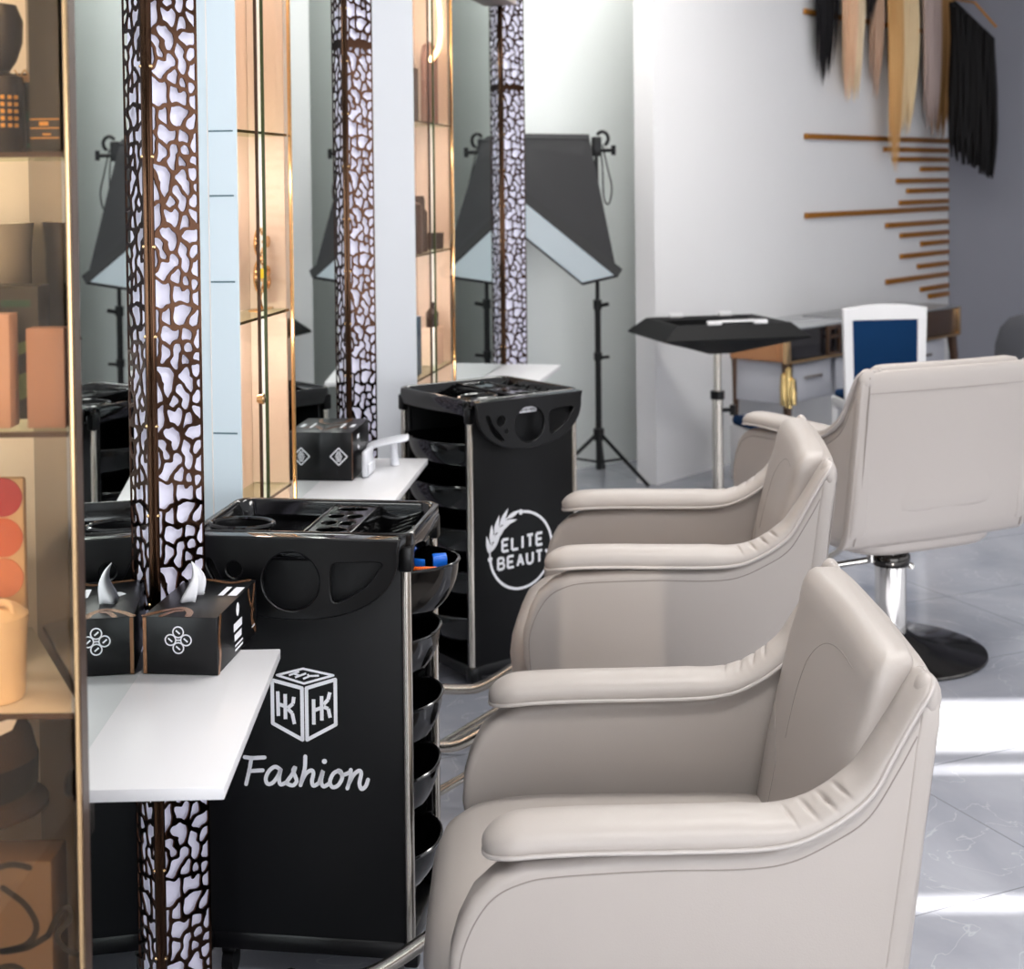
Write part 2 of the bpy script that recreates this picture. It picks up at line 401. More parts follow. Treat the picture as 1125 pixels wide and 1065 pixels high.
# perforated sheet: organic blob holes from a smoothed cell field
def blob_holes(W, HT, tile, seedn, gap, res, zbars, seed=3):
    r = np.random.RandomState(seed)
    pts = []
    tries = 0
    while len(pts) < seedn and tries < 9000:
        p = (r.rand()*W, r.rand()*tile); tries += 1
        ok = True
        for q in pts:
            dy = abs(p[1]-q[1]); dy = min(dy, tile-dy)
            if (p[0]-q[0])**2+(dy*.85)**2 < .0158**2: ok = False; break
        if ok: pts.append(p)
    pts = np.array(pts); grp = np.arange(len(pts))
    order = r.permutation(len(pts)); used = set()
    for i in order[:int(len(pts)*.62)]:
        if i in used: continue
        dy = np.abs(pts[:, 1]-pts[i, 1]); dy = np.minimum(dy, tile-dy)
        d = np.hypot((pts[:, 0]-pts[i, 0])*1.25, dy); d[i] = 9
        for u in used: d[u] = 9
        j = int(np.argmin(d))
        if d[j] < .03: grp[j] = grp[i]; used.add(i); used.add(j)
    nx = int(round(W/res))+1; ny = int(round(tile/res)); sx = W/(nx-1); sy = tile/ny
    X, Y = np.meshgrid(np.arange(nx)*sx, np.arange(ny)*sy)
    Xw = X+.0022*np.sin(Y*2*PI/tile*9+1)+.0016*np.sin(X*260); Yw = Y+.0025*np.sin(X*190+Y*2*PI/tile*7)
    best = {}
    D = np.full((len(pts), ny, nx), 9.)
    for k, (px, py) in enumerate(pts):
        dy = np.abs(Yw-py); dy = np.minimum(dy, np.abs(tile-dy)); D[k] = np.hypot(Xw-px, dy)
    G = np.unique(grp); E = np.array([D[grp == g].min(0) for g in G])
    S = np.sort(E, axis=0); f = (S[1]-S[0])/2-gap/2
    reps = int(math.ceil(HT/tile)); fld = np.tile(f, (reps, 1))[:int(HT/sy)]
    edge = np.minimum(np.arange(nx)*sx, W-np.arange(nx)*sx)-.004
    fld = np.minimum(fld, edge[None, :])
    zz = np.arange(fld.shape[0])*sy
    fld = np.minimum(fld, np.minimum(zz-.012, HT-.012-zz)[:, None])
    for zb in zbars: fld = np.minimum(fld, (np.abs(zz-zb)-.011)[:, None])
    fld = np.clip(fld, -.004, .004)
    k = np.array([1, 2, 1])/4.
    for _ in range(2):
        p = np.pad(fld, 1, mode='edge'); fld = (p[:-2, 1:-1]*k[0]+p[1:-1, 1:-1]*k[1]+p[2:, 1:-1]*k[2])
        p = np.pad(fld, 1, mode='edge'); fld = (p[1:-1, :-2]*k[0]+p[1:-1, 1:-1]*k[1]+p[1:-1, 2:]*k[2])
    fld[0, :] = fld[-1, :] = fld[:, 0] = fld[:, -1] = -.01
    # marching squares
    segs = {}
    def ip(a, b_, va, vb): t = va/(va-vb); return (a[0]+(b_[0]-a[0])*t, a[1]+(b_[1]-a[1])*t)
    NY, NX = fld.shape
    pos = fld > 0
    code = pos[:-1, :-1]*1+pos[:-1, 1:]*2+pos[1:, 1:]*4+pos[1:, :-1]*8
    table = {1: [(3, 0)], 2: [(0, 1)], 3: [(3, 1)], 4: [(1, 2)], 5: [(3, 2), (1, 0)], 6: [(0, 2)], 7: [(3, 2)], 8: [(2, 3)], 9: [(2, 0)], 10: [(0, 3), (2, 1)], 11: [(2, 1)], 12: [(1, 3)], 13: [(1, 0)], 14: [(0, 3)]}
    nxt = {}
    coord = {}
    ys, xs = np.nonzero((code > 0) & (code < 15))
    for y, x in zip(ys.tolist(), xs.tolist()):
        def ek(e):
            return [('h', y, x), ('v', y, x+1), ('h', y+1, x), ('v', y, x)][e]
        for a, b_ in table[int(code[y, x])]:
            ka, kb = ek(a), ek(b_)
            for kk in (ka, kb):
                if kk not in coord:
                    t_, yy, xx = kk
                    if t_ == 'h': A, B = (xx, yy), (xx+1, yy)
                    else: A, B = (xx, yy), (xx, yy+1)
                    va, vb = fld[A[1], A[0]], fld[B[1], B[0]]
                    q = ip(A, B, va, vb); coord[kk] = (q[0]*sx, q[1]*sy)
            nxt[ka] = kb
    loops = []; seen = set()
    for k0 in list(nxt):
        if k0 in seen: continue
        lp = []; k_ = k0
        while k_ is not None and k_ not in seen:
            seen.add(k_); lp.append(coord[k_]); k_ = nxt.get(k_)
        if k_ == k0 and len(lp) >= 8:
            a = .5*abs(sum(lp[i-1][0]*lp[i][1]-lp[i][0]*lp[i-1][1] for i in range(len(lp))))
            if a > 1.6e-5:
                loops.append(lp[::2] if len(lp) > 20 else lp)
    return loops
PW, PH = .123, 2.62
loops = blob_holes(PW, PH, .363, 56, .0066, .0014, [1.965])
perf = plate([(0, 0), (PW, 0), (PW, PH), (0, PH)], loops, .003)
def column(P, h, label, kx=1.0):
    t = thing('light_column', label, 'light column', (P[0], P[1], 0), 0, 'perforated bronze light columns')
    t.matrix_world = wallmtx(P, h+31) @ Matrix.Diagonal((kx, 1, 1, 1))
    b = MB(); b.mesh_in(perf.copy(), XZ); b.build('perforated_sheet', M['bronze'], t, sharp=30)
    b = MB(); b.box((PW/2+.004, .0125, PH/2), (PW+.006, .004, PH)); b.build('opal_backing', M['backlit'], t)
    b = MB(); b.box((-.003, -.006, PH/2), (.008, .012, PH), .002); tr = b.build('corner_trim', M['bronze'], t)
    b = MB()
    for k in range(16): b.lathe([(0, .003), (.002, .0025), (.0035, 0)], (0, 0, 0), 10) if False else None
    for k in range(13):
        z = .15+k*.16
        b.tube([(-.003, -.012, z), (-.003, -.0145, z)], [.0035, .0022], 10)
    b.build('screw', M['gold'], tr)
    return t
column((-.645, 2.59), -1.6, 'nearest perforated bronze light column behind the patterned tissue box', 1.06)
column((-.503, 4.44), 5.6, 'middle perforated bronze light column behind the white scoop')
column((-.040, 6.58), 12, 'farthest perforated bronze light column in front of the softbox', 1.22)

def shelf(P0, h, L, Wd, label, z=.71, th=.018):
    t = thing('wall_shelf', label, 'shelf', (0, 0, 0), 0, 'white shelves under the mirrors')
    t.matrix_world = wallmtx(P0, h)
    b = MB(); b.box((L/2, Wd/2+.001, z-th/2), (L, Wd-.002, th), .0015); b.build('board', M['white'], t)
    b = MB()
    for x in (L*.2, L*.8):
        b = MB(); b.prism([(Wd-.095, z-th-.001), (Wd-.003, z-th-.001), (Wd-.003, z-th-.095), (Wd-.012, z-th-.095), (Wd-.012, z-th-.010), (Wd-.095, z-th-.008)], x-.015, x+.015, 'yz'); b.build('bracket', M['steel'], t)
    return t
# origin is the near room-side corner
shelf((-.403, 1.984), -1.6, .594, .2265, 'nearest white wall shelf with the patterned tissue box on it')
shelf((-.3155, 3.755), 5.4, .60, .258, 'second white wall shelf, holding a tissue box and a white scoop')
shelf((.091, 5.96), 12, .60, .258, 'farthest white wall shelf, beyond the second trolley, empty')

# ------------------------------------------------------------------ display cabinets
GZ = 2.6
def edge_trim(b, x, y, z0, z1, w=.006): b.box((x, y, (z0+z1)/2), (w, w, z1-z0), .0012)
# cabinet 1: bronze glass side faces the camera
c1 = thing('display_cabinet', 'bronze glass cosmetics cabinet with gold edge at the left border', 'display cabinet', (0, 0, 0))
x0, xe, y0, y1 = -.98, -.483, 1.60, 1.94
b = MB(); b.box(((x0+xe)/2-.006, y0, GZ/2), (xe-x0-.012, .005, GZ)); b.build('glass_side', M['bglass1'], c1, flat=True)
b = MB(); b.box((xe-.004, y0, GZ/2), (.0045, .009, GZ), .0015); b.build('edge_trim', M['gold'], c1)
b = MB(); b.prism([(xe-.0015, y0+.004), (-.4885, 1.640), (-.496, 1.640), (xe-.009, y0+.004)], 0, GZ, 'xy'); b.build('front_edge', M['bedge'], c1)
b = MB(); b.prism([(-.4885, 1.641), (-.640, 1.945), (-.647, 1.945), (-.496, 1.641)], 0, GZ, 'xy'); b.build('chamfer_panel', M['bronze'], c1)
b = MB(); b.box(((x0-.64)/2, y1-.005, GZ/2), (abs(x0+.64), .008, GZ)); b.box((x0+.004, (y0+y1)/2, GZ/2), (.008, y1-y0-.02, GZ)); b.build('back_panel', M['cream'], c1)
def shelf1(z):
    b = MB(); b.prism([(x0+.01, y0+.008), (-.494, y0+.008), (-.505, 1.650), (-.645, 1.925), (x0+.01, 1.925)], z-.005, z, 'xy')
    o = b.build('shelf', M['cream'] if z < .97 else M['cglass'], c1)
    b = MB(); b.box(((x0-.494)/2+.005, y0+.0065, z-.003), (abs(x0+.494)-.01, .003, .006)); b.build('shelf_edge', M['bedge'], o)
for z in (.953, 1.268, 1.578): shelf1(z)
b = MB(); b.box((-.80, 1.77, .03), (.34, .3, .06)); b.build('plinth', M['bronze'], c1)
b = MB(); b.box((-.80, 1.77, GZ-.01), (.34, .3, .02)); b.build('top_panel', M['bronze'], c1)
for z, e in ((2.0, 1.8), (1.54, 1.0), (1.24, 1.0), (.90, .28)): point((-.74, 1.72, z), e*.75, (1, .95, .88))

# cabinets 2 and 3: side panel towards the camera, bronze glass doors towards the room
def cabinet(Pf, h, L, label, side_fn, shelves, gap, inner, depth=.10):
    """origin at the far room-side edge; local x runs back toward the camera"""
    d = hd(h); n = Vector((-d.y, d.x, 0))
    t = thing('display_cabinet', label, 'display cabinet')
    t.matrix_world = Matrix(((d.x, n.x, 0, Pf[0]-d.x*L), (d.y, n.y, 0, Pf[1]-d.y*L), (0, 0, 1, 0), (0, 0, 0, 1)))
    Z0, Z1 = .30, GZ
    g0, g1 = gap
    b = MB(); b.box((g0/2+.001, .003, (Z0+Z1)/2), (g0-.002, .005, Z1-Z0)); d1 = b.build('glass_door', M['bglass'], t, flat=True)
    b = MB(); b.box((g0, .003, (Z0+Z1)/2), (.004, .007, Z1-Z0)); b.build('door_edge', M['bedge'], d1)
    b = MB(); b.box(((g1+L)/2, .003, (Z0+Z1)/2), (L-g1-.004, .005, Z1-Z0)); d2 = b.build('glass_door', M['bglass'], t, flat=True)
    b = MB(); b.box((g1, .003, (Z0+Z1)/2), (.005, .007, Z1-Z0)); b.build('door_edge', M['gedge'], d2)
    b = MB(); b.box((L-.0015, .002, (Z0+Z1)/2), (.003, .010, Z1-Z0), .0008); b.build('edge_trim', M['gold'], t)
    b = MB(); b.box((L/2, depth+.012, (Z0+Z1)/2), (L, .012, Z1-Z0)); b.box((L-.006, depth/2+.01, (Z0+Z1)/2), (.008, depth-.01, Z1-Z0)); b.build('back_panel', M[inner], t)
    for z in (Z0-.006, Z1+.006): b = MB(); b.box((L/2, depth/2+.008, z), (L, depth+.016, .012)); b.build('end_board', M['cream'], t)
    for z in shelves:
        b = MB(); b.box((L/2, depth/2+.006, z-.003), (L-.02, depth-.008, .006)); s = b.build('shelf', M['cglass'], t)
        b = MB(); b.box((L/2, .0085, z-.003), (L-.02, .002, .0065)); b.build('shelf_edge', M['gedge'], s)
    side_fn(t, Z0, Z1, depth)
    return t
def side_blue(t, Z0, Z1, dp):
    b = MB(); b.box((-.004, .045, (Z0+Z1)/2), (.006, .086, Z1-Z0)); p = b.build('side_pane', M['bluepane'], t, flat=True)
    b = MB()
    for z in (1.656, 1.515, 1.327, .995):
        b = MB(); b.box((-.0075, .037, z), (.002, .055, .0035)); b.build('pane_joint', M['bluedark'], p)
    b = MB(); b.box((-.0065, .105, (Z0+Z1)/2), (.010, .032, Z1-Z0)); b.build('side_strip', M['whitegloss'], t)
    b = MB(); b.box((-.0085, .0665, (Z0+Z1)/2), (.003, .002, Z1-Z0)); b.box((-.0085, .0885, (Z0+Z1)/2), (.003, .002, Z1-Z0)); b.build('side_bead', M['cream'], t)
def side_white(t, Z0, Z1, dp):
    b = MB(); b.box((-.004, .075, (Z0+Z1)/2), (.006, .15, Z1-Z0)); b.build('side_panel', M['whitegloss'], t, flat=True)
CA2 = cabinet((-.5355, 3.545), 9, .375, 'bronze glass cabinet with gold ring ornament behind the nearest trolley', side_blue, (1.66, 1.236, .81), (.13, .175), 'cream')
CA3 = cabinet((-.2206, 5.5), 10.5, .585, 'bronze glass cabinet with dark bottles behind the second trolley', side_white, (1.752, 1.29, .862), (.22, .29), 'cream', .13)
def in_cab(t, x, y, z): return t.matrix_world @ Vector((x, y, z))
for z, e in ((2.1, .5), (1.55, .9), (1.15, .9), (.7, .6)): point(in_cab(CA2, .19, .06, z), e*1.15)
for z, e in ((2.1, .7), (1.66, .6), (1.18, 1.0), (.75, .6)): point(in_cab(CA3, .27, .08, z), e*1.9)

# ------------------------------------------------------------------ salon chairs
def make_chair(label, dz, loc, rz):
    t = thing('salon_chair', label, 'salon chair', loc, rz, 'greige styling chairs')
    Z = lambda z: z+dz
    # seat: domed cushion with rounded plan and waterfall front
    rings = []
    def plan(ins, z, dome=0):
        pts = []; n = 56
        xa, xb, yb = -.455+ins, .22-ins*.3, .283-ins*.55
        cx, ax = (xa+xb)/2, (xb-xa)/2
        for k in range(n):
            a = 2*PI*k/n; ca, sa = math.cos(a), math.sin(a); e = 2/5.5
            pts.append((cx+ax*math.copysign(abs(ca)**e, ca), yb*math.copysign(abs(sa)**e, sa), Z(z)))
        return pts
    for ins, z in ((.05, .225), (.018, .24), (.004, .27), (0, .31), (.004, .345), (.018, .375), (.042, .395), (.075, .407), (.12, .414), (.18, .418), (.25, .42)):
        rings.append(plan(ins, z))
    b = MB(); b.loft(rings); b.build('seat_cushion', M['leather'], t, sharp=60)
    # side panels
    outl = [(-.36, .275), (-.395, .315), (-.405, .37), (-.402, .42), (-.39, .462), (-.368, .505), (-.335, .535), (-.295, .553), (-.15, .564), (.0, .566), (.06, .570), (.12, .595), (.170, .622), (.207, .654), (.234, .70), (.262, .752), (.290, .797), (.303, .80), (.298, .67), (.282, .53), (.266, .40), (.249, .31), (.220, .275)]
    for s in (-1, 1):
        b = MB(); poly = [(x, Z(z)) for x, z in outl]
        b.prism(poly, s*.283, s*.346, 'xz', .016, 4); p = b.build('side_panel', M['leather'], t, sharp=50)
        # stitching below the pad and around the front
        b = MB()
        st = spline([(-.385, .33), (-.388, .40), (-.372, .455), (-.34, .503), (-.295, .527), (-.24, .536), (-.1, .543), (.02, .544), (.09, .553), (.155, .583), (.205, .618), (.245, .68), (.275, .735)], 6)
        b.tube([(x, s*.3462, Z(z)) for x, z in st], .0011, 6); b.build('stitching', M['seam'], p)
    # arm pads
    path = spline([(-.352, .558), (-.30, .570), (-.2, .575), (-.08, .576), (.03, .578), (.085, .584), (.125, .597), (.173, .624), (.21, .657), (.235, .70), (.258, .742), (.282, .782), (.302, .812)], 20)
    L = [0.]
    for a, c in zip(path[:-1], path[1:]): L.append(L[-1]+math.hypot(c[0]-a[0], c[1]-a[1]))
    T = L[-1]
    for s in (-1, 1):
        b = MB(); rings = []; eo = []; ei = []
        NS = 28
        for i, (x, z) in enumerate(path):
            a = path[max(i-1, 0)]; c = path[min(i+1, len(path)-1)]
            tx, tz = c[0]-a[0], c[1]-a[1]; l = math.hypot(tx, tz); tx /= l; tz /= l; nx, nz = -tz, tx
            if nz < 0: nx, nz = -nx, -nz
            s0 = L[i]; e0 = min(1., s0/.055); tp = math.sqrt(max(0, 1-(1-e0)**2))*.9+.1*e0
            e1 = min(1., (T-s0)/.03); te = .45+.55*math.sqrt(max(0, 1-(1-e1)**2))
            w = .053*tp*te*(1.0 if s0 < .45 else 1-.12*min(1, (s0-.45)/.2)); h = .038*(.25+.75*tp)*te*(1-.35*min(1, max(0, s0-.38)/.12))*(1-.5*min(1, max(0, s0-.56)/.12))
            ring = []
            for k in range(NS):
                th = 2*PI*k/NS; cc, ss = math.cos(th), math.sin(th)
                up = h*abs(ss)**.62 if ss > 0 else -.006*abs(ss)
                if ss > 0 and .40 < s0 < .60:
                    sv = s0-.012*cc*s
                    cre = sum(math.exp(-((sv-q)/.0034)**2)*d for q, d in ((.452, .14), (.486, .30), (.516, .36), (.545, .28)))
                    up *= 1-cre*max(0., 1-abs(cc*s-.30)/.85)
                yy = s*.305+w*cc
                ring.append((x+nx*up, yy, Z(z+nz*up)))
            rings.append(ring)
            eo.append((x, s*.305+s*(w+.001), Z(z))); ei.append((x, s*.305-s*(w+.001), Z(z)))
        b.loft(rings); p = b.build('arm_pad', M['leather'], t, sharp=70)
        b = MB(); b.tube(ei[::-1]+eo, .0036, 8); b.build('piping', M['piping'], p)
    for s in (-1, 1):
        b = MB(); rg = []
        for q in np.linspace(-PI/2, PI/2, 9): rg.append([(.296+.020*math.cos(q)*math.cos(a), s*.319+.0305*math.cos(q)*math.sin(a), Z(.785+.034*math.sin(q))) for a in np.linspace(0, 2*PI, 20)[:-1]])
        b.loft(rg); b.build('wing_cap', M['leather'], t, sharp=80)
    # backrest
    def sect(xf, xr, w, z, e=3.6, n=48, bow=0.02):
        pts = []; cx, ax = (xf+xr)/2, (xr-xf)/2
        for k in range(n):
            a = 2*PI*k/n; ca, sa = math.cos(a), math.sin(a); q = 2/e
            y = w*math.copysign(abs(sa)**q, sa)
            x = cx+ax*math.copysign(abs(ca)**q, ca)
            if ca < 0: x += bow*(abs(y)/w)**2*-1
            pts.append((x, y, Z(z)))
        return pts
    rows = [(.145, .262, .235, .36), (.138, .268, .262, .375), (.140, .274, .270, .41), (.150, .28, .273, .46), (.162, .286, .274, .52), (.176, .293, .274, .58), (.191, .300, .273, .64), (.206, .307, .272, .70), (.222, .313, .271, .745), (.230, .306, .275, .772), (.238, .306, .274, .796), (.248, .305, .270, .811), (.260, .302, .258, .820), (.272, .297, .240, .823)]
    b = MB(); b.loft([sect(*r) for r in rows]); bk = b.build('backrest', M['leather'], t, sharp=70)
    b = MB()
    def face(y, z):  # front surface of the backrest at height z
        for r0_, r1_ in zip(rows[:-1], rows[1:]):
            if r0_[3] <= z <= r1_[3]:
                u = (z-r0_[3])/(r1_[3]-r0_[3]); xf = r0_[0]+(r1_[0]-r0_[0])*u; xr = r0_[1]+(r1_[1]-r0_[1])*u; w = r0_[2]+(r1_[2]-r0_[2])*u
                q = min(.999, abs(y)/w); ca = (1-q**3.6)**(1/3.6)
                return ((xf+xr)/2-(xr-xf)/2*ca-.02*q**2, y, Z(z))
        return (.2, y, Z(z))
    b.tube([face(y, z) for y, z in spline([(.255, .60), (.20, .56), (.135, .515), (.130, .49), (.130, .43)], 6)], .0009, 6)
    b.tube([face(y, z) for y, z in spline([(.105, .56), (.108, .64), (.085, .71), (.03, .75), (-.06, .768), (-.16, .772)], 6)], .0008, 6)
    b.build('stitching', M['seam'], bk)
    # outer back shell
    rows2 = [(.176, .212, .26), (.192, .229, .275), (.209, .246, .32), (.226, .263, .42), (.242, .279, .53), (.258, .295, .64), (.268, .306, .72), (.274, .311, .765), (.276, .312, .792), (.280, .309, .806), (.286, .303, .812)]
    b = MB(); rr = []
    for i, (xf, xr, z) in enumerate(rows2):
        ins = (0, .002, .006, .014)[max(0, i-7)]; w = .3485-ins
        rr.append(sect(xf, xr, w, z, 9, 64, 0)); 
    # gentle concave top edge
    rr = [[(x+.012*(1-(abs(y)/.348)**2), y, z-(.016*(abs(y)/.348)**8 if i > 6 else 0)) for x, y, z in r] for i, r in enumerate(rr)]
    b.loft(rr); sh = b.build('back_shell', M['leather'], t, sharp=60)
    b = MB()
    b.tube([(.3080+.012*(1-(abs(y)/.348)**2)+.0005, y, Z(.745)) for y in np.linspace(-.318, .318, 24)], .0011, 6)
    for s in (-1, 1):
        b.tube([(x_+.0015, s*.322, Z(z_)) for x_, z_ in ((.230, .275), (.247, .32), (.264, .42), (.280, .53), (.296, .64), (.3085, .735), (.3125, .795))], .0022, 6)
    b.build('stitching', M['seam'], sh)
    # pedestal
    b = MB(); b.lathe([(0, .0), (.298, .0), (.302, .006), (.300, .012), (.27, .020), (.16, .034), (.085, .050), (.06, .066), (.0, .07)], n=56); b.build('base_disc', M['dchrome'], t)
    b = MB(); b.lathe([(0, .06), (.050, .06), (.050, .30), (.042, .31), (.042, .31), (.030, .315), (.030, Z(.22)), (0, Z(.22))], n=28); b.build('lift_column', M['chrome'], t)
    b = MB(); b.lathe([(0, .285), (.058, .285), (.062, .292), (.062, .318), (.055, .328), (0, .328)], n=28); b.build('column_collar', M['dchrome'], t)
    b = MB(); b.tube(spline([(.035, .055, .272), (.03, .05, .285), (.0, -.02, .305), (-.05, -.10, .292), (-.11, -.22, .270), (-.16, -.30, .262)], 6), .010, 12)
    b.tube([(-.02, -.062, .295), (-.02, -.062, .332)], .014, 14); b.build('pump_lever', M['chrome'], t)
    b = MB()
    b.box((-.05, 0, Z(.222)), (.34, .10, .012), .003); b.box((-.05, 0, Z(.214)), (.10, .34, .010), .003); b.build('seat_bracket', M['dchrome'], t)
    b = MB()
    for s in (-1, 1):
        b.tube(spline([(-.18, s*.2, Z(.222)), (-.33, s*.2, Z(.218)), (-.42, s*.2, Z(.19)), (-.52, s*.2, Z(.125)), (-.575, s*.2, Z(.095)), (-.62, s*.2, Z(.088)), (-.72, s*.2, Z(.088))], 6), .014, 12)
        b.tube([(-.44, s*.2, Z(.09)), (-.68, s*.2, max(.02, Z(-.06)))], .009, 10) if dz > .05 else None
        b.tube([(-.44, s*.165, Z(.08)), (-.68, s*.165, max(.02, Z(-.07)))], .007, 10) if dz > .05 else None
    b.tube([(-.72, -.214, Z(.088)), (-.72, .214, Z(.088))], .014, 12); b.build('footrest', M['steel'], t)
    return t
make_chair('nearest greige leather styling chair, in front of the nearest trolley', 0.0, (.30, 2.42, 0), 0.)
make_chair('second greige leather styling chair, partly behind the nearest one', .08, (.45, 3.64, 0), math.radians(-5.8))
make_chair('far greige leather styling chair turned with its back to the camera', .155, (1.215, 4.69, 0), math.radians(-66))

# ------------------------------------------------------------------ trolleys
def make_trolley(label, loc, rz, W, D, top, zb, side, logo, outs):
    """panel faces local -y; origin at the near left corner of the footprint; drawers open on +x (side=1) or -x (side=-1)"""
    t = thing('salon_trolley', label, 'trolley', loc, rz, 'black salon trolleys')
    zf = top-.055
    # base tray
    b = MB(); b.box((W/2, D/2, zb+.022), (W-.016, D-.016, .036), .006)
    for x in (.0, W):
        for y in (0, D): b.box((x+(.006 if x == 0 else -.006), y+(.006 if y == 0 else -.006), zb+.02), (.030, .030, .044), .007)
    b.build('base_tray', M['black'], t)
    for i, (x, y) in enumerate(((0, 0), (W, 0), (0, D), (W, D))):
        px = x+(.008 if x == 0 else -.008); py = y+(.008 if y == 0 else -.008)
        b = MB(); b.tube([(px, py, zb+.035), (px, py, zf)], .0095, 14); b.build('post', M['steel'], t)
        b = MB(); b.box((px, py, zf+.006), (.028, .028, .05), .006); b.build('post_collar', M['black'], t)
        cx = x+(.045 if x == 0 else -.045); cy = y+(.04 if y == 0 else -.04)
        r = max(.016, zb*.45)
        b = MB(); b.tube([(cx, cy, zb+.008), (cx, cy, r*1.2)], .007, 10); b.box((cx, cy, r*1.9), (.03, .026, .014), .004); ca = b.build('caster', M['black'], t)
        b = MB(); b.tube([(cx-.011, cy, r), (cx+.011, cy, r)], r, 18); b.build('caster_wheel', M['black'], ca)
    # panels
    b = MB(); b.box((W/2, .012, (zb+.04+zf)/2), (W-.036, .010, zf-zb-.04), .001); pn = b.build('logo_panel', M['panel'], t)
    b = MB(); b.box((W/2, D-.012, (zb+.04+zf)/2), (W-.036, .010, zf-zb-.04), .001); b.build('rear_panel', M['panel'], t)
    xs = .012 if side > 0 else W-.012
    b = MB(); b.box((xs, D/2, (zb+.04+zf)/2), (.010, D-.036, zf-zb-.04), .001); b.build('side_panel', M['panel'], t)
    xo = W-.004 if side > 0 else .004
    b = MB()
    for y in (.03, D-.03): b.box((xo-side*.012, y, (zb+.04+zf)/2), (.012, .012, zf-zb-.04), .002)
    for z in outs: b.box((xo-side*.014, D-.03, z[0]+.10), (.016, .02, .006), .001)
    b.build('drawer_rail', M['black'], t)
    logo(pn, W, top)
    # top tray: outer wall ring, floor, dividers
    def rr(ix, iy, z, r=.03, n=8):
        x0_, x1_, y0_, y1_ = -.006+ix, W+.006-ix, -.006+iy, D+.006-iy; pts = []
        for cx, cy, a0 in ((x1_-r, y1_-r, 0), (x0_+r, y1_-r, 90), (x0_+r, y0_+r, 180), (x1_-r, y0_+r, 270)):
            for k in range(n+1):
                a = math.radians(a0+90*k/n); pts.append((cx+r*math.cos(a), cy+r*math.sin(a), z))
        return pts
    b = MB()
    b.loft([rr(.010, .010, top-.058), rr(.002, .002, top-.05), rr(-.002, -.002, top-.02), rr(-.001, -.001, top-.003), rr(.003, .003, top), rr(.008, .008, top-.001), rr(.012, .012, top-.006), rr(.016, .016, top-.046), rr(.04, .04, top-.050)])
    tr = b.build('top_tray', M['gloss'], t, sharp=50)
    b = MB()
    for fx in (.50, .72): b.box((W*fx, D/2, top-.027), (.004, D-.03, .044), .001)
    b.build('divider', M['gloss'], tr)
    # insert with holes between the dividers
    a0, a1 = W*.50+.002, W*.72-.002; ys = D-.035
    hl = [circ(a0+(a1-a0)*.5, .018+ys*.13, (a1-a0)*.36, 26, ys*.085)]
    for fx in (.28, .72):
        hl.append(circ(a0+(a1-a0)*fx, .018+ys*.36, (a1-a0)*.19, 22, ys*.085)); hl.append(circ(a0+(a1-a0)*fx, .018+ys*.60, (a1-a0)*.19, 22, ys*.085))
    hl.append(circ(a0+(a1-a0)*.5, .018+ys*.86, (a1-a0)*.36, 26, ys*.085))
    b = MB(); b.mesh_in(plate([(a0, .018), (a1, .018), (a1, .018+ys), (a0, .018+ys)], hl, .004, .0012), Matrix.Translation((0, 0, top-.010))); b.build('bottle_rack', M['gloss'], tr)
    # slanted comb slots on the right
    b = MB()
    for k in range(6):
        yy = .03+(D-.07)*k/5
        b.prism([(W*.74, top-.045), (W-.02, top-.012), (W-.02, top-.020), (W*.74, top-.052)], yy, yy+.007, 'xz')
    b.build('comb_rack', M['gloss'], tr)
    # cup ring at the front left
    b = MB(); rg = []
    b.tube([(.075+.062*math.cos(a), .060+.045*math.sin(a), top-.003) for a in np.linspace(0, 2*PI, 40)[:-1]], .005, 8, closed=True)
    b.build('cup_ring', M['gloss'], tr)
    b = MB(); b.lathe([(.056, 0), (.05, -.04), (.0, -.042)], (.075, .060, top-.004), 28)
    for v in b.bm.verts: v.co.y = .060+(v.co.y-.060)*.74
    b.build('cup', M['black'], tr)
    # hair dryer holder: half-moon plate with openings, on the panel side
    w0, w1 = .0, W-.012; cx = (w0+w1)/2; hw = (w1-w0)/2; hh = .150
    out = [(w0, 0), (w0+.004, -.018)]
    for k in range(1, 24):
        a = PI-PI*k/24; out.append((cx+hw*.985*math.copysign(abs(math.cos(a))**.9, math.cos(a)), -.018-(hh-.018)*abs(math.sin(a))**.85))
    out += [(w1-.004, -.018), (w1, 0)]
    s_ = W/.39
    hs = [circ(cx-.003, -.080, .055*min(s_, 1.05), 40), circ(w0+.085*s_, -.060, .018, 22), circ(w0+.103*s_, -.094, .009, 16)]
    hs.append(spline([(w0+.030*s_, -.045), (w0+.045*s_, -.040), (w0+.060*s_, -.072), (w0+.095*s_, -.116), (w0+.088*s_, -.124), (w0+.055*s_, -.098)], 4, True))
    hs.append(spline([(cx+.070*s_, -.046), (cx+.1*s_, -.040), (cx+.160*s_, -.040), (cx+.148*s_, -.068), (cx+.120*s_, -.098), (cx+.074*s_, -.120), (cx+.066*s_, -.08)], 4, True))
    b = MB(); b.mesh_in(plate(out, hs, .010, .003), Matrix.Translation((0, -.036, top-.006)) @ XZ); ho = b.build('dryer_holder', M['black'], t, sharp=50)
    b = MB(); b.prism([(-.041, top-.012), (-.038, top-.003), (-.020, top-.001), (-.004, top-.006), (-.004, top-.016)], w0+.002, w1-.002, 'yz', .001); b.build('holder_ledge', M['gloss'], ho)
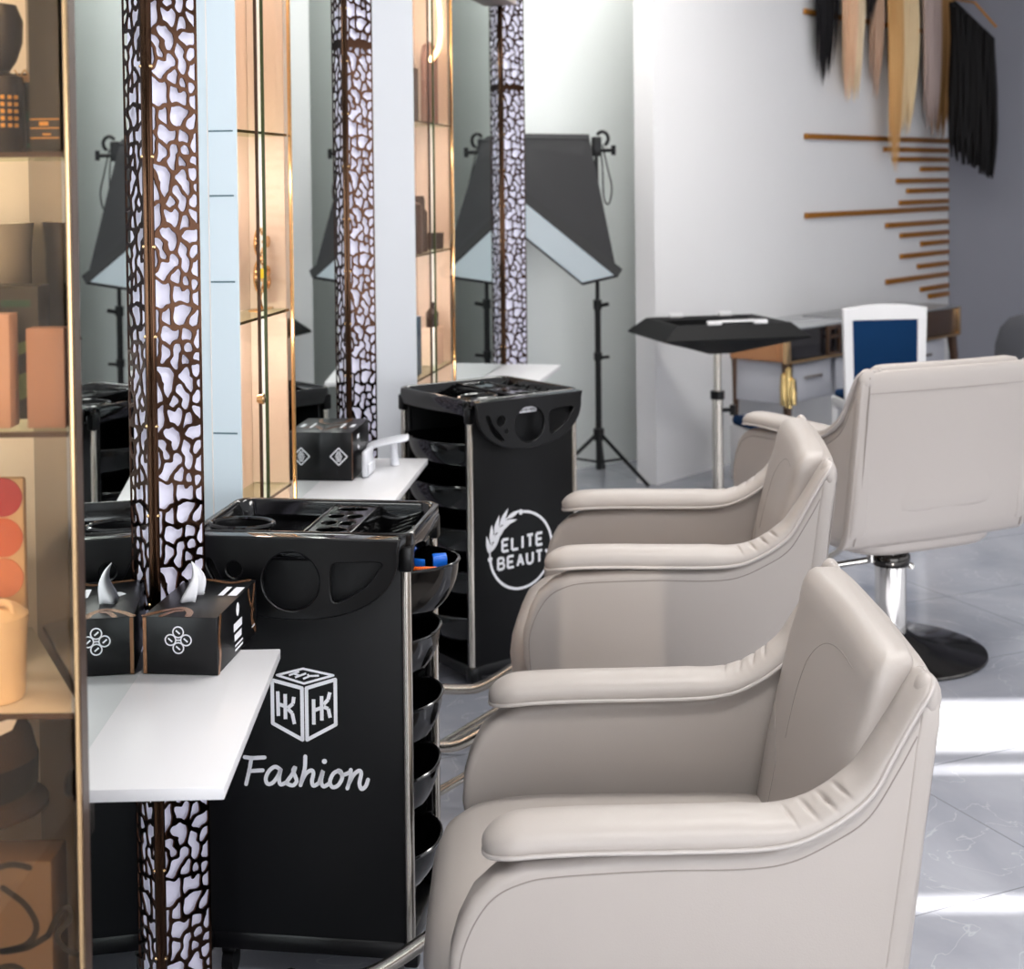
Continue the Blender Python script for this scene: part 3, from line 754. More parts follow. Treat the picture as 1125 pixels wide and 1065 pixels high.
    # drawers
    for k, (z, pr, hgt) in enumerate(outs):
        X = lambda x: (W+x) if side > 0 else (0-x)
        ya, yb = .036, D-.036; ym = (ya+yb)/2; yh = (yb-ya)/2
        NY = 14; NA = 12
        def fr_(y, a, ins=0.):
            p = -.012+(pr+.012)*(1-abs((y-ym)/yh)**2.4)-ins
            return (X(p-.075+.075*math.sin(a)), y, z+ins*.8+(hgt-ins*.8)*(1-math.cos(a)))
        b = MB()
        for ins in (0., .004):
            rows = []
            for q in range(NY+1):
                y = ya+(yb-ya)*q/NY; r_ = [(X(-.20), y, z+ins*.8)]+[fr_(y, PI/2*m/NA, ins) for m in range(NA+1)]
                rows.append(r_)
            b.grid(rows)
        for y_ in (ya, yb-.004): b.prism([(X(-.20), z)]+[fr_(y_, PI/2*m/NA)[::2] for m in range(NA+1)]+[(X(-.20), z+hgt)], y_, y_+.004, 'xz')
        dd = b.build('drawer', M['gloss'], t, sharp=50)
        b = MB(); b.tube([fr_(ya+(yb-ya)*q/20, PI/2) for q in range(21)], .0035, 8); b.build('drawer_lip', M['gloss'], dd)
    return t

def letter_strokes(ch):
    return {'E': [[(1, 0), (0, 0), (0, 1), (1, 1)], [(0, .5), (.85, .5)]], 'L': [[(0, 1), (0, 0), (1, 0)]], 'I': [[(.5, 0), (.5, 1)]], 'T': [[(0, 1), (1, 1)], [(.5, 1), (.5, 0)]],
            'B': [[(0, 0), (0, 1), (.7, 1), (.92, .88), (.92, .63), (.7, .52), (0, .52)], [(.7, .52), (1, .38), (1, .13), (.75, 0), (0, 0)]],
            'A': [[(0, 0), (.5, 1), (1, 0)], [(.2, .34), (.8, .34)]], 'U': [[(0, 1), (0, .25), (.2, .02), (.8, .02), (1, .25), (1, 1)]], 'Y': [[(0, 1), (.5, .5), (1, 1)], [(.5, .5), (.5, 0)]]}[ch]

def logo_cube(pn, W, top):
    y = .0060
    def P(cx, cy):
        x = 240+cx/5.917; yy = 720+cy/5.917
        return ((x-228)*.001765+.025, y, .88-(yy-588-.045*(x-228))*.001763)
    b = MB(); w = 24
    for q in ([(340, 212), (536, 266), (536, 600), (340, 492)], [(566, 266), (756, 212), (756, 502), (566, 600)], [(372, 180), (545, 140), (745, 185), (550, 236)]):
        n = len(q)
        for i in range(n): b.stroke([q[i], q[(i+1) % n]], w if q[0][0] != 372 else 15, P)
        for p in q: b.disc(p[0], p[1], w/2 if q[0][0] != 372 else 7, P)
    for st in ([(376, 285), (378, 445)], [(425, 303), (425, 466)], [(378, 368), (425, 382)], [(482, 322), (476, 366), (440, 395)], [(440, 398), (470, 428), (484, 498)],
               [(612, 338), (612, 502)], [(665, 318), (665, 476)], [(612, 412), (665, 392)], [(720, 294), (708, 340), (678, 372)], [(678, 388), (708, 400), (720, 458)]):
        b.stroke(st, 24, P)
    for st in ([(452, 182), (520, 158)], [(492, 196), (566, 170)], [(486, 172), (528, 186)], [(545, 206), (585, 190), (575, 176)], [(580, 188), (650, 186)]): b.stroke(st, 13, P)
    F_ = [[(150, 712), (200, 718), (282, 714)], [(194, 718), (178, 800), (156, 888)], [(178, 803), (268, 798)],
          [(388, 795), (352, 775), (312, 800), (288, 850), (300, 886), (335, 878), (372, 830), (388, 790), (376, 850), (386, 890), (424, 876)],
          [(424, 876), (470, 815), (484, 778), (470, 800), (484, 838), (492, 870), (466, 896), (428, 884)],
          [(552, 708), (548, 780), (530, 850), (518, 894)], [(524, 876), (552, 822), (590, 798), (604, 818), (594, 868), (604, 898), (640, 880)],
          [(640, 880), (668, 800), (654, 868), (670, 902), (706, 884)],
          [(770, 800), (735, 820), (712, 872), (728, 906), (764, 896), (792, 850), (786, 808), (768, 800), (800, 826), (840, 812)],
          [(850, 795), (846, 850), (826, 914)], [(834, 890), (866, 830), (904, 800), (918, 820), (906, 880), (918, 918), (946, 900), (962, 858)]]
    for st in F_: b.stroke(st, 26, P, smooth=True)
    b.disc(678, 740, 17, P)
    b.build('printed_logo', M['print'], pn, flat=True, recalc=False)

def logo_wreath(pn, W, top):
    y = .0060; cx0, cz0, R = .194, .403, .118
    def P(u, v):
        v = v+.18*(u-505)
        return (cx0+(u-505)/300*R, y, cz0-(v-560)/415*R)
    def Q(a, r=1.0): return (cx0+R*r*math.sin(a), cz0+R*r*math.cos(a))
    I = lambda x, z: (x, y, z)
    b = MB()
    b.stroke([Q(a) for a in np.linspace(math.radians(4), math.radians(262), 60)], .0085, I)
    for a in (0, 265): b.disc(*Q(math.radians(a)), .0085, I)
    def leaf(a, ln, wd, tilt):
        x, z = Q(math.radians(a)); th = math.radians(a+90+tilt); dx, dz = math.sin(th), math.cos(th); pts = []
        for k in range(9):
            s = k/8; pts.append((x+dx*ln*s-dz*wd*math.sin(PI*s**.8), z+dz*ln*s+dx*wd*math.sin(PI*s**.8)))
        for k in range(7, 0, -1):
            s = k/8; pts.append((x+dx*ln*s+dz*wd*math.sin(PI*s**.8), z+dz*ln*s-dx*wd*math.sin(PI*s**.8)))
        b.poly(pts, I)
    b.stroke([Q(a) for a in np.linspace(math.radians(268), math.radians(335), 16)], .005, I)
    for a in (272, 287, 302, 317): leaf(a, .060, .0075, -14); leaf(a+3, .062, .0075, 34)
    leaf(333, .055, .007, 6)
    def word(txt, x0, z0, wd, ht, st):
        x = x0
        for ch in txt:
            w_ = wd*(.3 if ch == 'I' else 1.0)
            for s in letter_strokes(ch): b.stroke([(x+u*w_ if ch != 'I' else x+w_/2, z0+v*ht) for u, v in s], st, I)
            x += w_+wd*.62
    word('ELITE', cx0-.071, cz0+.006, .0225, .036, .0090)
    word('BEAUTY', cx0-.088, cz0-.047, .0225, .034, .0085)
    b.build('printed_logo', M['print'], pn, flat=True, recalc=False)

make_trolley('nearest black salon trolley with cube logo and script lettering', (-.616, 2.779, 0), math.radians(-8), .420, .275, .88, .055, 1, logo_cube,
             [(.690, .068, .105), (.560, .028, .10), (.425, .030, .10), (.290, .022, .10), (.145, .024, .095)])
T2 = make_trolley('second black salon trolley with round wreath logo', (-.136, 4.34, 0), math.radians(36), .413, .39, .885, .035, -1, logo_wreath,
             [(.645, .05, .10), (.515, .055, .10), (.385, .05, .10), (.255, .045, .10), (.12, .04, .095)])
b = MB(); b.box((.213, -.0110, .838), (.064, .002, .017)); lb = b.build('sticker', M['print'], T2)
lb['label'] = 'white sticker behind the holder'
b = MB()
for k in range(9): b.box((.187+k*.006, -.0124, .838), (.003, .0006, .004 if k % 3 else .008))
b.build('sticker_print', M['black'], lb)

# clips and comb lying in the pulled-out drawer of the nearest trolley
TM = Matrix.Translation((-.603, 2.777, 0)) @ Matrix.Rotation(math.radians(-8), 4, 'Z')
def put(o, x, y, z, rz=0): o.matrix_world = TM @ Matrix.Translation((x, y, z)) @ Matrix.Rotation(rz, 4, 'Z'); return o
M['orange'] = mat('orange_plastic', (240, 110, 30), .35, var=.03); M['cyanblue'] = mat('blue_plastic', (20, 110, 225), .35, var=.03)
b = MB(); b.box((0, 0, 0), (.075, .008, .006), .002)
for k in range(14): b.box((-.033+k*.0045, -.008, 0), (.0022, .012, .004))
tag(put(b.build('comb', M['orange']), .402, .100, .787, .1), 'orange comb in the open drawer of the nearest trolley', 'comb')
b = MB(); b.prism([(-.016, -.011), (.012, -.013), (.017, .01), (-.011, .013)], -.004, .020, 'xy', .002)
tag(put(b.build('hair_clip', M['cyanblue']), .437, .140, .785, .5), 'bright blue hair clip right of the orange comb', 'hair clip')
b = MB(); b.prism([(-.02, -.006), (.02, -.006), (.016, .006), (-.02, .008)], -.004, .010, 'xy', .002)
tag(put(b.build('hair_clip', M['cyanblue']), .392, .135, .786, -.2), 'darker end of a blue hair clip behind the orange comb', 'hair clip')

# ------------------------------------------------------------------ tissue boxes
def tissue_box(P, h, L, Wd, Hh, label, fancy):
    """origin: near room-side bottom corner, local x along heading, y toward the mirror"""
    t = thing('tissue_box', label, 'tissue box'); t.matrix_world = Matrix.Translation((0, 0, .711)) @ wallmtx(P, h)
    b = MB(); b.box((L/2, Wd/2, Hh/2), (L, Wd, Hh), .0012); b.build('carton', M['boxblack'], t)
    near = lambda u, v: (-.0006, u, v)       # end face toward the camera
    rm = lambda u, v: (u, -.0006, v)         # long face toward the room
    tp = lambda u, v: (u, v, Hh+.0006)
    b = MB()
    if fancy:
        cy, cz = Wd*.52, Hh*.60
        for dx, dz in ((0, .0135), (0, -.0135), (.0135, 0), (-.0135, 0)):
            n = 18
            for k in range(n):
                a, a2 = 2*PI*k/n, 2*PI*(k+1)/n
                b.stroke([(cy+dx+.0092*math.cos(a), cz+dz+.0092*math.sin(a)), (cy+dx+.0092*math.cos(a2), cz+dz+.0092*math.sin(a2))], .0024, near)
            b.stroke([(cy+dx-.003, cz+dz-.003), (cy+dx+.004, cz+dz+.003)], .0028, near)
        b.stroke([(cy-.004, cz), (cy+.004, cz)], .0024, near)
        b.disc(L*.50, Hh*.80, .009, rm, ry=.012)
        for k, (w, hh) in enumerate(((.05, .014), (.042, .012))): b.stroke([(L*.5-w/2, Hh*(.52-.19*k)), (L*.5+w/2, Hh*(.52-.19*k))], hh, rm)
        for k in range(2): b.stroke([(L*.42, Hh*(.18-.08*k)), (L*.62, Hh*(.18-.08*k))], .004, rm)
        b.stroke([(L*.86, Hh*.2), (L*.95, Hh*.2)], .003, rm)
        b.stroke([(L*.55, Wd*.10), (L*.78, Wd*.10)], .016, tp); b.stroke([(L*.55, Wd*.26), (L*.78, Wd*.26)], .010, tp)
        b.poly([(L*.60, Wd*.50), (L*.66, Wd*.58), (L*.66, Wd*.72), (L*.60, Wd*.80), (L*.55, Wd*.72), (L*.55, Wd*.58)], tp)
        b.build('printed_text', M['print'], t, flat=True, recalc=False)
        b = MB()
        for pts, w in (([(.004, Wd*.98), (.03, Wd*.82), (.05, Wd*.60), (.03, Wd*.44), (.006, Wd*.40)], .012), ([(.004, Wd*.75), (.03, Wd*.66), (.035, Wd*.56)], .010), ([(L-.004, Wd*.1), (L*.9, Wd*.3), (L*.96, Wd*.6), (L-.004, Wd*.8)], .012)):
            b.stroke(pts, w, lambda u, v: (u, v, Hh+.0004), smooth=True)
        for pts, w in (([(.008, .004), (.016, .03), (.010, .06), (.018, Hh-.004)], .012), ([(L-.01, .01), (L-.03, .04), (L-.012, Hh-.008)], .012), ([(L-.05, Hh-.006), (L-.04, Hh-.03), (L-.02, Hh-.05)], .008)):
            b.stroke(pts, w, lambda u, v: (u, -.0004, v), smooth=True)
        b.box((-.0005, Wd-.004, Hh/2), (.0012, .006, Hh-.002)); b.build('bronze_print', M['bronzeprint'], t, flat=True, recalc=False)
        # tissue tuft: a curled peak
        b = MB(); rows = []
        for i in range(12):
            s = i/11; rw = .040*(1-s)**.9+.0015; ox = .045*s**1.6; bend = .016*s-.010*math.sin(PI*s)
            row = []
            for k in range(15):
                a = -1.9+3.8*k/14
                row.append((L*.44+ox*.3+rw*.75*math.sin(a)+.010*math.sin(3*a+s*4)*(1-s), Wd*.55+bend+rw*.55*math.cos(a)-.006*s, Hh+.002+.062*s**.8))
            rows.append(row)
        b.grid(rows); o = b.build('tissue', M['tissue'], t, sharp=80)
        md = o.modifiers.new('s', 'SOLIDIFY'); md.thickness = .0015
    else:
        cy, cz = Wd*.40, Hh*.50; r = .024
        q = [(cy-r, cz), (cy, cz+r), (cy+r, cz), (cy, cz-r)]
        for i in range(4): b.stroke([q[i], q[(i+1) % 4]], .0035, near)
        for k in range(-3, 4):
            b.stroke([(cy-r*.42+abs(k)*.0016, cz+k*.0045), (cy+r*.42-abs(k)*.0016, cz+k*.0045)], .0026, near)
        b.stroke([(L*.35, Wd*.2), (L*.55, Wd*.2)], .012, tp); b.stroke([(L*.3, Wd*.5), (L*.62, Wd*.5)], .008, tp)
        b.stroke([(L*.3, Hh*.82), (L*.42, Hh*.82)], .012, rm); b.stroke([(L*.32, Hh*.62), (L*.42, Hh*.55)], .010, rm)
        b.build('printed_text', M['print'], t, flat=True, recalc=False)
        b = MB()
        for pts, w in (([(.05, Wd*.9), (.10, Wd*.6), (.07, Wd*.35)], .012), ([(L*.6, Wd*.9), (L*.7, Wd*.6), (L*.9, Wd*.5)], .012)): b.stroke(pts, w, lambda u, v: (u, v, Hh+.0004), smooth=True)
        b.box((.003, -.0004, Hh/2), (.004, .001, Hh-.004)); b.build('bronze_print', M['bronzeprint'], t, flat=True, recalc=False)
    return t
tissue_box((-.505, 2.437, 0), 6.0, .235, .130, .098, 'black tissue box with four-lobed emblem and white tissue sticking out', True)
tissue_box((-.452, 4.03, 0), 5.5, .24, .094, .135, 'black tissue box with small white diamond emblem on the second shelf', False)
# clear flat pack leaning on the second tissue box, white scoop beside it
b = MB(); b.box((0, 0, .038), (.10, .016, .074), .006); b.box((0, -.011, .022), (.09, .006, .03), .002)
o = tag(b.build('plastic_packet', M['clearplastic']), 'clear plastic packet leaning against the side of the second tissue box', 'packet')
o.matrix_world = Matrix.Translation((0, 0, .711)) @ wallmtx((-.431, 4.115), 5.5) @ Matrix.Translation((.0, -.014, 0))
sc_ = thing('scoop', 'white plastic scoop on a stub foot at the edge of the second shelf', 'scoop'); sc_.matrix_world = Matrix.Translation((-.374, 4.255, .7115)) @ Matrix.Rotation(math.radians(8), 4, 'Z')
b = MB(); rows = []
for (s, w, z) in ((-.062, .020, .050), (-.060, .036, .052), (-.045, .046, .058), (-.01, .050, .066), (.03, .050, .073), (.052, .046, .076), (.060, .034, .077), (.063, .018, .077)):
    rows.append([(s, w*math.cos(a), z+.009*(math.sin(a) if math.sin(a) > 0 else .6*math.sin(a))) for a in np.linspace(0, 2*PI, 22)[:-1]])
b.loft(rows); b.build('bowl', M['clearplastic'], sc_, sharp=60)
b = MB(); b.tube([(.018, -.01, .066), (.020, -.01, .03), (.022, -.01, .001)], [.011, .011, .014], 14); b.build('stand', M['clearplastic'], sc_)

# ------------------------------------------------------------------ cosmetics in the first cabinet
S3, S2, S1, S0 = 1.579, 1.269, .954, .061
def carton(name, x0_, x1_, y0_, dep, z0, h, material, label, cat, deco=None):
    b = MB(); b.box(((x0_+x1_)/2, y0_+dep/2, z0+h/2), (x1_-x0_, dep, h), .001); o = b.build(name, material); tag(o, label, cat)
    if deco: deco(o, x0_, x1_, y0_, z0, h)
    return o
M['blackpack'] = mat('pack_black', (30, 26, 26), .35, var=.1); M['greenpack'] = mat('pack_dark_green', (44, 44, 36), .4, var=.08)
M['leafgreen'] = mat('leaf_print', (96, 118, 74), .5, var=.1, vscale=60); M['teal'] = mat('stripe_print', (28, 78, 62), .5, var=.05)
M['goldprint'] = mat('gold_print', (228, 172, 88), .35, .4, var=.05)
M['pinkpack'] = mat('pack_dusty_pink', (178, 142, 130), .4, var=.04); M['pinkpack2'] = mat('pack_pale_pink', (206, 170, 158), .4, var=.04)
M['ivory'] = mat('ivory_plastic', (244, 222, 194), .4, var=.02); M['skin'] = mat('palette_beige', (232, 204, 170), .45, var=.02)
M['pan1'] = mat('blush_rose', (196, 74, 88), .7, var=.05, vscale=200); M['pan2'] = mat('blush_coral', (222, 124, 96), .7, var=.05, vscale=200); M['pan3'] = mat('blush_peach', (226, 148, 118), .7, var=.05, vscale=200)
M['felt'] = mat('brown_felt', (78, 62, 50), .9, bump=.4, bscale=260, var=.15, vscale=30); M['ink'] = mat('black_ink', (18, 15, 14), .6, var=.05)
M['tan'] = mat('tan_kraft', (214, 176, 132), .6, var=.05)
# top shelf
def deco_gold(o, a, c, y, z, h):
    b = MB()
    for i in range(2):
        for k in range(5): b.box((c-.0035-i*.006, y-.0008, z+.028+k*.0062), (.0042, .001, .004))
    b.build('gold_label', M['goldprint'], o)
bt = thing('cosmetic_bottle', 'black bottle with gold dotted label on the top cabinet shelf', 'bottle')
b = MB(); b.lathe([(0, S3), (.026, S3), (.030, S3+.006), (.030, S3+.075), (.027, S3+.086), (.012, S3+.092), (.0, S3+.092)], (-.586, 1.668, 0), 28); b.build('body', M['blackpack'], bt)
b = MB(); b.lathe([(0, S3+.092), (.013, S3+.092), (.021, S3+.104), (.028, S3+.125), (.029, S3+.15), (.022, S3+.168), (0, S3+.172)], (-.586, 1.668, 0), 24); b.build('cap', M['blackpack'], bt)
b = MB()
for i in range(3):
    for k in range(5):
        a = math.radians(-62+i*15); b.box((-.586+.0303*math.cos(a), 1.668+.0303*math.sin(a), S3+.03+k*.008), (.0045, .0045, .0045), .001, rot=Matrix.Rotation(a, 4, 'Z'))
b.build('gold_label', M['goldprint'], bt)
def deco_green(o, a, c, y, z, h):
    b = MB(); b.prism([(a, z+h*.36), (c, z+h*.44), (c, z+h*.58), (a, z+h*.46)], y-.0008, y-.0002, 'xz'); b.prism([(a, z+.004), (c, z+.008), (c, z+.012), (a, z+.01)], y-.0008, y-.0002, 'xz'); b.build('stripe_print', M['teal'], o)
    b = MB(); b.box(((a+c)/2, y-.0005, z+h*.93), (c-a, .001, .008))
    for k in range(6): b.box((a+.004+k*.006, y-.0008, z+h*1.06-h*.06), (.0016, .001, .010), rot=Matrix.Rotation(.6 if k % 2 else -.6, 4, 'Y'))
    b.build('pattern_print', M['tan'], o)
carton('cosmetic_carton', -.575, -.5395, 1.69, .03, S3+.0, .092, M['greenpack'], 'dark green striped carton between black bottle and tall box', 'carton', deco_green)
def deco_tall(o, a, c, y, z, h):
    b = MB()
    for zz in (.015, .026, .036): b.box(((a+c)/2, y-.0006, z+zz), (c-a-.002, .001, .0012))
    b.box(((a+c)/2-.001, y-.0006, z+.031), (.010, .001, .0045)); b.box(((a+c)/2+.002, y-.0006, z+.019), (.009, .001, .002)); b.build('gold_label', M['goldprint'], o)
carton('cosmetic_carton', -.5385, -.5045, 1.632, .026, S3, .30, M['greenpack'], 'tall black carton with gold label beside the gold cabinet edge', 'carton', deco_tall)
# second shelf
def deco_leaf(o, a, c, y, z, h):
    b = MB(); b.prism(spline([(a+.02, z+.004), (c, z+.034), (c, z+.060), (a+.03, z+.03)], 4, True), y-.0008, y-.0002, 'xz')
    b.prism(spline([(a+.02, z+.06), (c-.01, z+.080), (c, z+.095), (a+.03, z+.075)], 4, True), y-.0008, y-.0002, 'xz'); b.build('leaf_print', M['leafgreen'], o)
    b = MB(); b.box((c-.026, y-.0006, z+h-.02), (.034, .001, .008)); b.build('stripe_print', M['teal'], o)
carton('cosmetic_carton', -.645, -.552, 1.69, .045, S2, .155, M['greenpack'], 'dark green carton with leaf print on the middle cabinet shelf', 'carton', deco_leaf)
carton('cosmetic_carton', -.60, -.564, 1.625, .03, S2, .128, M['pinkpack2'], 'pale pink carton cut off by the left border', 'carton')
carton('cosmetic_carton', -.545, -.5025, 1.624, .026, S2+.0, .112, M['pinkpack'], 'dusty pink carton in front of the leaf print carton', 'carton')
# curved white riser behind
b = MB(); rows = []
for z, r in ((S2, .088), (S2+.19, .088), (S2+.225, .092), (S2+.225, .080), (S2+.20, .078), (S2+.005, .078)): rows.append([(-.690+r*math.cos(a)*.92, 1.835+r*math.sin(a)*.75, z) for a in np.linspace(0, 2*PI, 40)[:-1]])
b.loft(rows, cap=False); M['cyl'] = mat('frosted_acrylic', (240, 238, 230), .25, var=.02)
tag(b.build('acrylic_cylinder', M['cyl']), 'frosted round acrylic display drum behind the leaf print carton', 'display stand')
# third shelf: palette, dish, ivory jar
pal = thing('makeup_palette', 'tall beige palette with three round blush pans', 'makeup palette')
b = MB(); b.box((-.630, 1.722, S1+.156), (.096, .012, .17), .004); b.box((-.63, 1.722, S1+.038), (.03, .02, .074), .002); b.build('case', M['skin'], pal)
for k, (z, mt) in enumerate(((S1+.218, 'pan1'), (S1+.170, 'pan2'), (S1+.122, 'pan3'))):
    b = MB(); b.tube([(-.607, 1.717, z), (-.607, 1.7142, z)], .0232, 28); o = b.build('blush_pan', M[mt], pal)
dish = tag(MB().lathe([(0, S1), (.03, S1), (.034, S1+.006), (.10, S1+.115), (.108, S1+.125), (.104, S1+.127), (.03, S1+.012), (0, S1+.01)], (-.75, 1.82, 0), 40).build('dish', mat('blue_white_glass', (208, 224, 240), .15, coat=.4, var=.02)), 'pale blue dish behind the ivory jar in the cabinet', 'dish')
b = MB(); b.lathe([(.107, S1+.1235), (.110, S1+.127), (.107, S1+.1305), (.104, S1+.127), (.107, S1+.1235)], (-.75, 1.82, 0), 40); b.build('rim', mat('blue_rim', (58, 108, 160), .3, var=.03), dish)
jar = thing('ivory_jar', 'ivory jar with ringed lid on the lower cabinet shelf', 'jar')
b = MB(); b.lathe([(0, S1), (.030, S1), (.032, S1+.004), (.036, S1+.086), (.0, S1+.086)], (-.597, 1.655, 0), 30); b.build('body', M['ivory'], jar)
b = MB(); b.lathe([(0, S1+.086), (.037, S1+.086), (.037, S1+.096), (.026, S1+.105), (0, S1+.108)], (-.597, 1.655, 0), 30); b.tube([(-.583+.010*math.cos(a), 1.643, S1+.104+.010*math.sin(a)) for a in np.linspace(0, 2*PI, 20)[:-1]], .004, 8, closed=True); b.build('lid', M['ivory'], jar)
# lower compartment: felt hat box with brush script on a kraft bag
bag = thing('felt_hat', 'brown felt hat with dark band in the lower cabinet compartment', 'hat')
b = MB(); b.lathe([(0, .925), (.08, .922), (.115, .90), (.135, .868), (.142, .84), (.138, .80), (.142, .79), (.155, .783), (.155, .777), (.0, .775)], (-.735, 1.78, 0), 44)
for v in b.bm.verts: v.co.y = 1.772+(v.co.y-1.78)*.66
b.build('crown', M['felt'], bag, sharp=60)
b = MB(); b.lathe([(.139, .80), (.1425, .805), (.144, .836), (.143, .84)], (-.735, 1.78, 0), 44)
for v in b.bm.verts: v.co.y = 1.771+(v.co.y-1.78)*.665
b.build('hat_band', mat('hat_band_black', (26, 21, 18), .7, var=.1), bag)
kb = thing('gift_box', 'brown box with black brush script under the felt hat', 'box')
b = MB(); b.box((-.690, 1.66, .42), (.32, .058, .71), .003); b.build('carton', mat('kraft_brown', (98, 80, 64), .5, var=.12, vscale=9), kb)
K = lambda x, z: (x, 1.6304, z)
b = MB()
for st in ([(-.60, .765), (-.575, .772), (-.555, .768)], [(-.585, .745), (-.560, .725), (-.548, .700), (-.560, .680), (-.590, .672), (-.560, .676), (-.535, .690)], [(-.535, .690), (-.522, .715), (-.512, .722), (-.510, .708), (-.525, .690), (-.515, .674), (-.502, .668)], [(-.600, .650), (-.575, .655), (-.555, .640), (-.55, .62)]):
    b.stroke(st, .007, K, smooth=True)
b.build('brush_script', M['ink'], kb, flat=True, recalc=False)
b = MB(); b.prism([(-.60, .93), (-.565, .94), (-.572, .925), (-.60, .912)], 1.632, 1.6335, 'xz'); o = tag(b.build('paper_tag', M['print']), 'white paper tag above the felt hat at the left border', 'tag')

# things in the second cabinet: gold ring ornament, knob, yellow tag
def cab_obj(o, cab, x, y, z, rz=0): o.matrix_world = cab.matrix_world @ Matrix.Translation((x, y, z)) @ Matrix.Rotation(rz, 4, 'Z'); return o
b = MB()
def ringp(cx, cz, r, a0, a1, tr): b.tube([(cx+r*math.cos(math.radians(a)), 0, cz+r*math.sin(math.radians(a))) for a in np.linspace(a0, a1, 26)], tr, 8)
b.box((0, 0, .003), (.10, .03, .006), .002)
b.tube(spline([(0, 0, .006), (-.012, 0, .03), (.0, 0, .05)], 5), .006, 8)
ringp(.0, .083, .036, -80, 265, .0065); ringp(.0, .163, .031, 40, 330, .006); ringp(.05, .065, .012, 0, 360, .005); ringp(.05, .09, .010, 0, 360, .005)
b.tube([(.025, 0, .163), (.05, 0, .163)], .005, 8); b.tube([(.05, -.004, .163), (.05, .004, .163)], .014, 14); b.tube([(.02, 0, .075), (.045, 0, .075)], .009, 8); b.tube([(0, 0, .118), (0, 0, .133)], .007, 8)
tag(cab_obj(b.build('ring_ornament', M['gold']), CA2, .296, .055, 1.237), 'gold ornament of linked rings inside the second cabinet', 'ornament')
b = MB(); b.tube([(0, -.014, 0), (0, 0, 0)], [.012, .009], 18); b.tube([(0, -.017, 0), (0, -.014, 0)], [.007, .012], 18)
kn = b.build('door_knob', M['gold'], CA2); kn.location = (.10, -.001, 1.055)
b = MB(); b.box((0, 0, 0), (.018, .003, .022)); yt = b.build('yellow_tab', mat('yellow_tab', (250, 204, 20), .4, var=.02), CA2); yt.location = (.155, .004, 1.335)

# bottles and boxes in the third cabinet
M['darkpack'] = mat('pack_charcoal', (44, 38, 38), .4, var=.08); M['brownbottle'] = mat('bottle_brown', (62, 48, 40), .3, var=.08); M['bluepack'] = mat('pack_blue', (40, 116, 176), .35, var=.05)
def cbox(x, y, z, w, d_, h, mt, label):
    b = MB(); b.box((0, 0, h/2), (w, d_, h), .002); return tag(cab_obj(b.build('product_carton', M[mt]), CA3, x, y, z+.0005), label, 'carton')
cbox(.06, .095, 1.752, .09, .03, .30, 'darkpack', 'tall black carton on the top shelf of the third cabinet')
cbox(.13, .055, 1.752, .13, .045, .185, 'darkpack', 'wide black carton in front of the tall one, third cabinet')
b = MB(); b.lathe([(0, 0), (.06, 0), (.06, .24), (.045, .29), (.0, .31)], n=28)
for v in b.bm.verts: v.co.y *= .5
tag(cab_obj(b.build('product_bottle', mat('bottle_mauve', (132, 104, 98), .4, var=.06)), CA3, .47, .06, 1.7525), 'round-topped mauve bottle on the top shelf of the third cabinet', 'bottle')
def cbottle(x, z, w, h, neck, mt, label, fl=.5):
    b = MB(); b.lathe([(0, 0), (w, 0), (w, h*.70), (w*.8, h*.75), (neck, h*.78), (neck, h*.92), (neck*.8, h), (0, h)], n=26)
    for v in b.bm.verts: v.co.y *= fl
    return tag(cab_obj(b.build('product_bottle', M[mt]), CA3, x, .055, z+.0005), label, 'bottle')
cbottle(.13, 1.29, .085, .235, .025, 'brownbottle', 'dark brown bottle with narrow neck in the third cabinet')
cbottle(.27, 1.29, .042, .20, .030, 'brownbottle', 'slim brown bottle right of the narrow-necked one', .7)
b = MB(); b.lathe([(0, 0), (.05, 0), (.052, .06), (.0, .062)], n=24)
for v in b.bm.verts: v.co.y *= .7
tag(cab_obj(b.build('product_jar', M['darkpack']), CA3, .49, .055, 1.2905), 'small black jar at the right of the brown bottles', 'jar')
cbox(.13, .06, .862, .15, .05, .205, 'bluepack', 'blue carton on the lower shelf of the third cabinet')
b = MB(); b.lathe([(0, 0), (.04, 0), (.045, .02), (.04, .05), (.018, .055), (.018, .075), (0, .078)], n=24)
for v in b.bm.verts: v.co.y *= .5
o = tag(cab_obj(b.build('product_jar', M['darkpack']), CA3, .10, .06, 1.0675), 'small dark jar standing on the blue carton', 'jar')
b = MB(); b.box((0, 0, .07), (.10, .06, .14), .003); tag(cab_obj(b.build('display_block', M['cream']), CA3, .47, .06, .8625), 'cream block under the black bottle in the third cabinet', 'display block')
b = MB(); b.lathe([(0, 0), (.036, 0), (.038, .05), (.02, .065), (.014, .07), (.014, .09), (0, .092)], n=24)
for v in b.bm.verts: v.co.y *= .6
tag(cab_obj(b.build('product_bottle', M['darkpack']), CA3, .47, .06, 1.003), 'small black bottle on the cream block', 'bottle')
M['led'] = mat('led_strip', (255, 236, 200), .4, emit=(255, 224, 170), estr=5.)
b = MB(); b.tube([(x, .02+.0, z) for x, z in spline([(.36, 2.35), (.47, 2.20), (.49, 2.10), (.45, 2.03), (.34, 1.98)], 8)], .010, 8); ls = b.build('led_strip', M['led'], CA3)

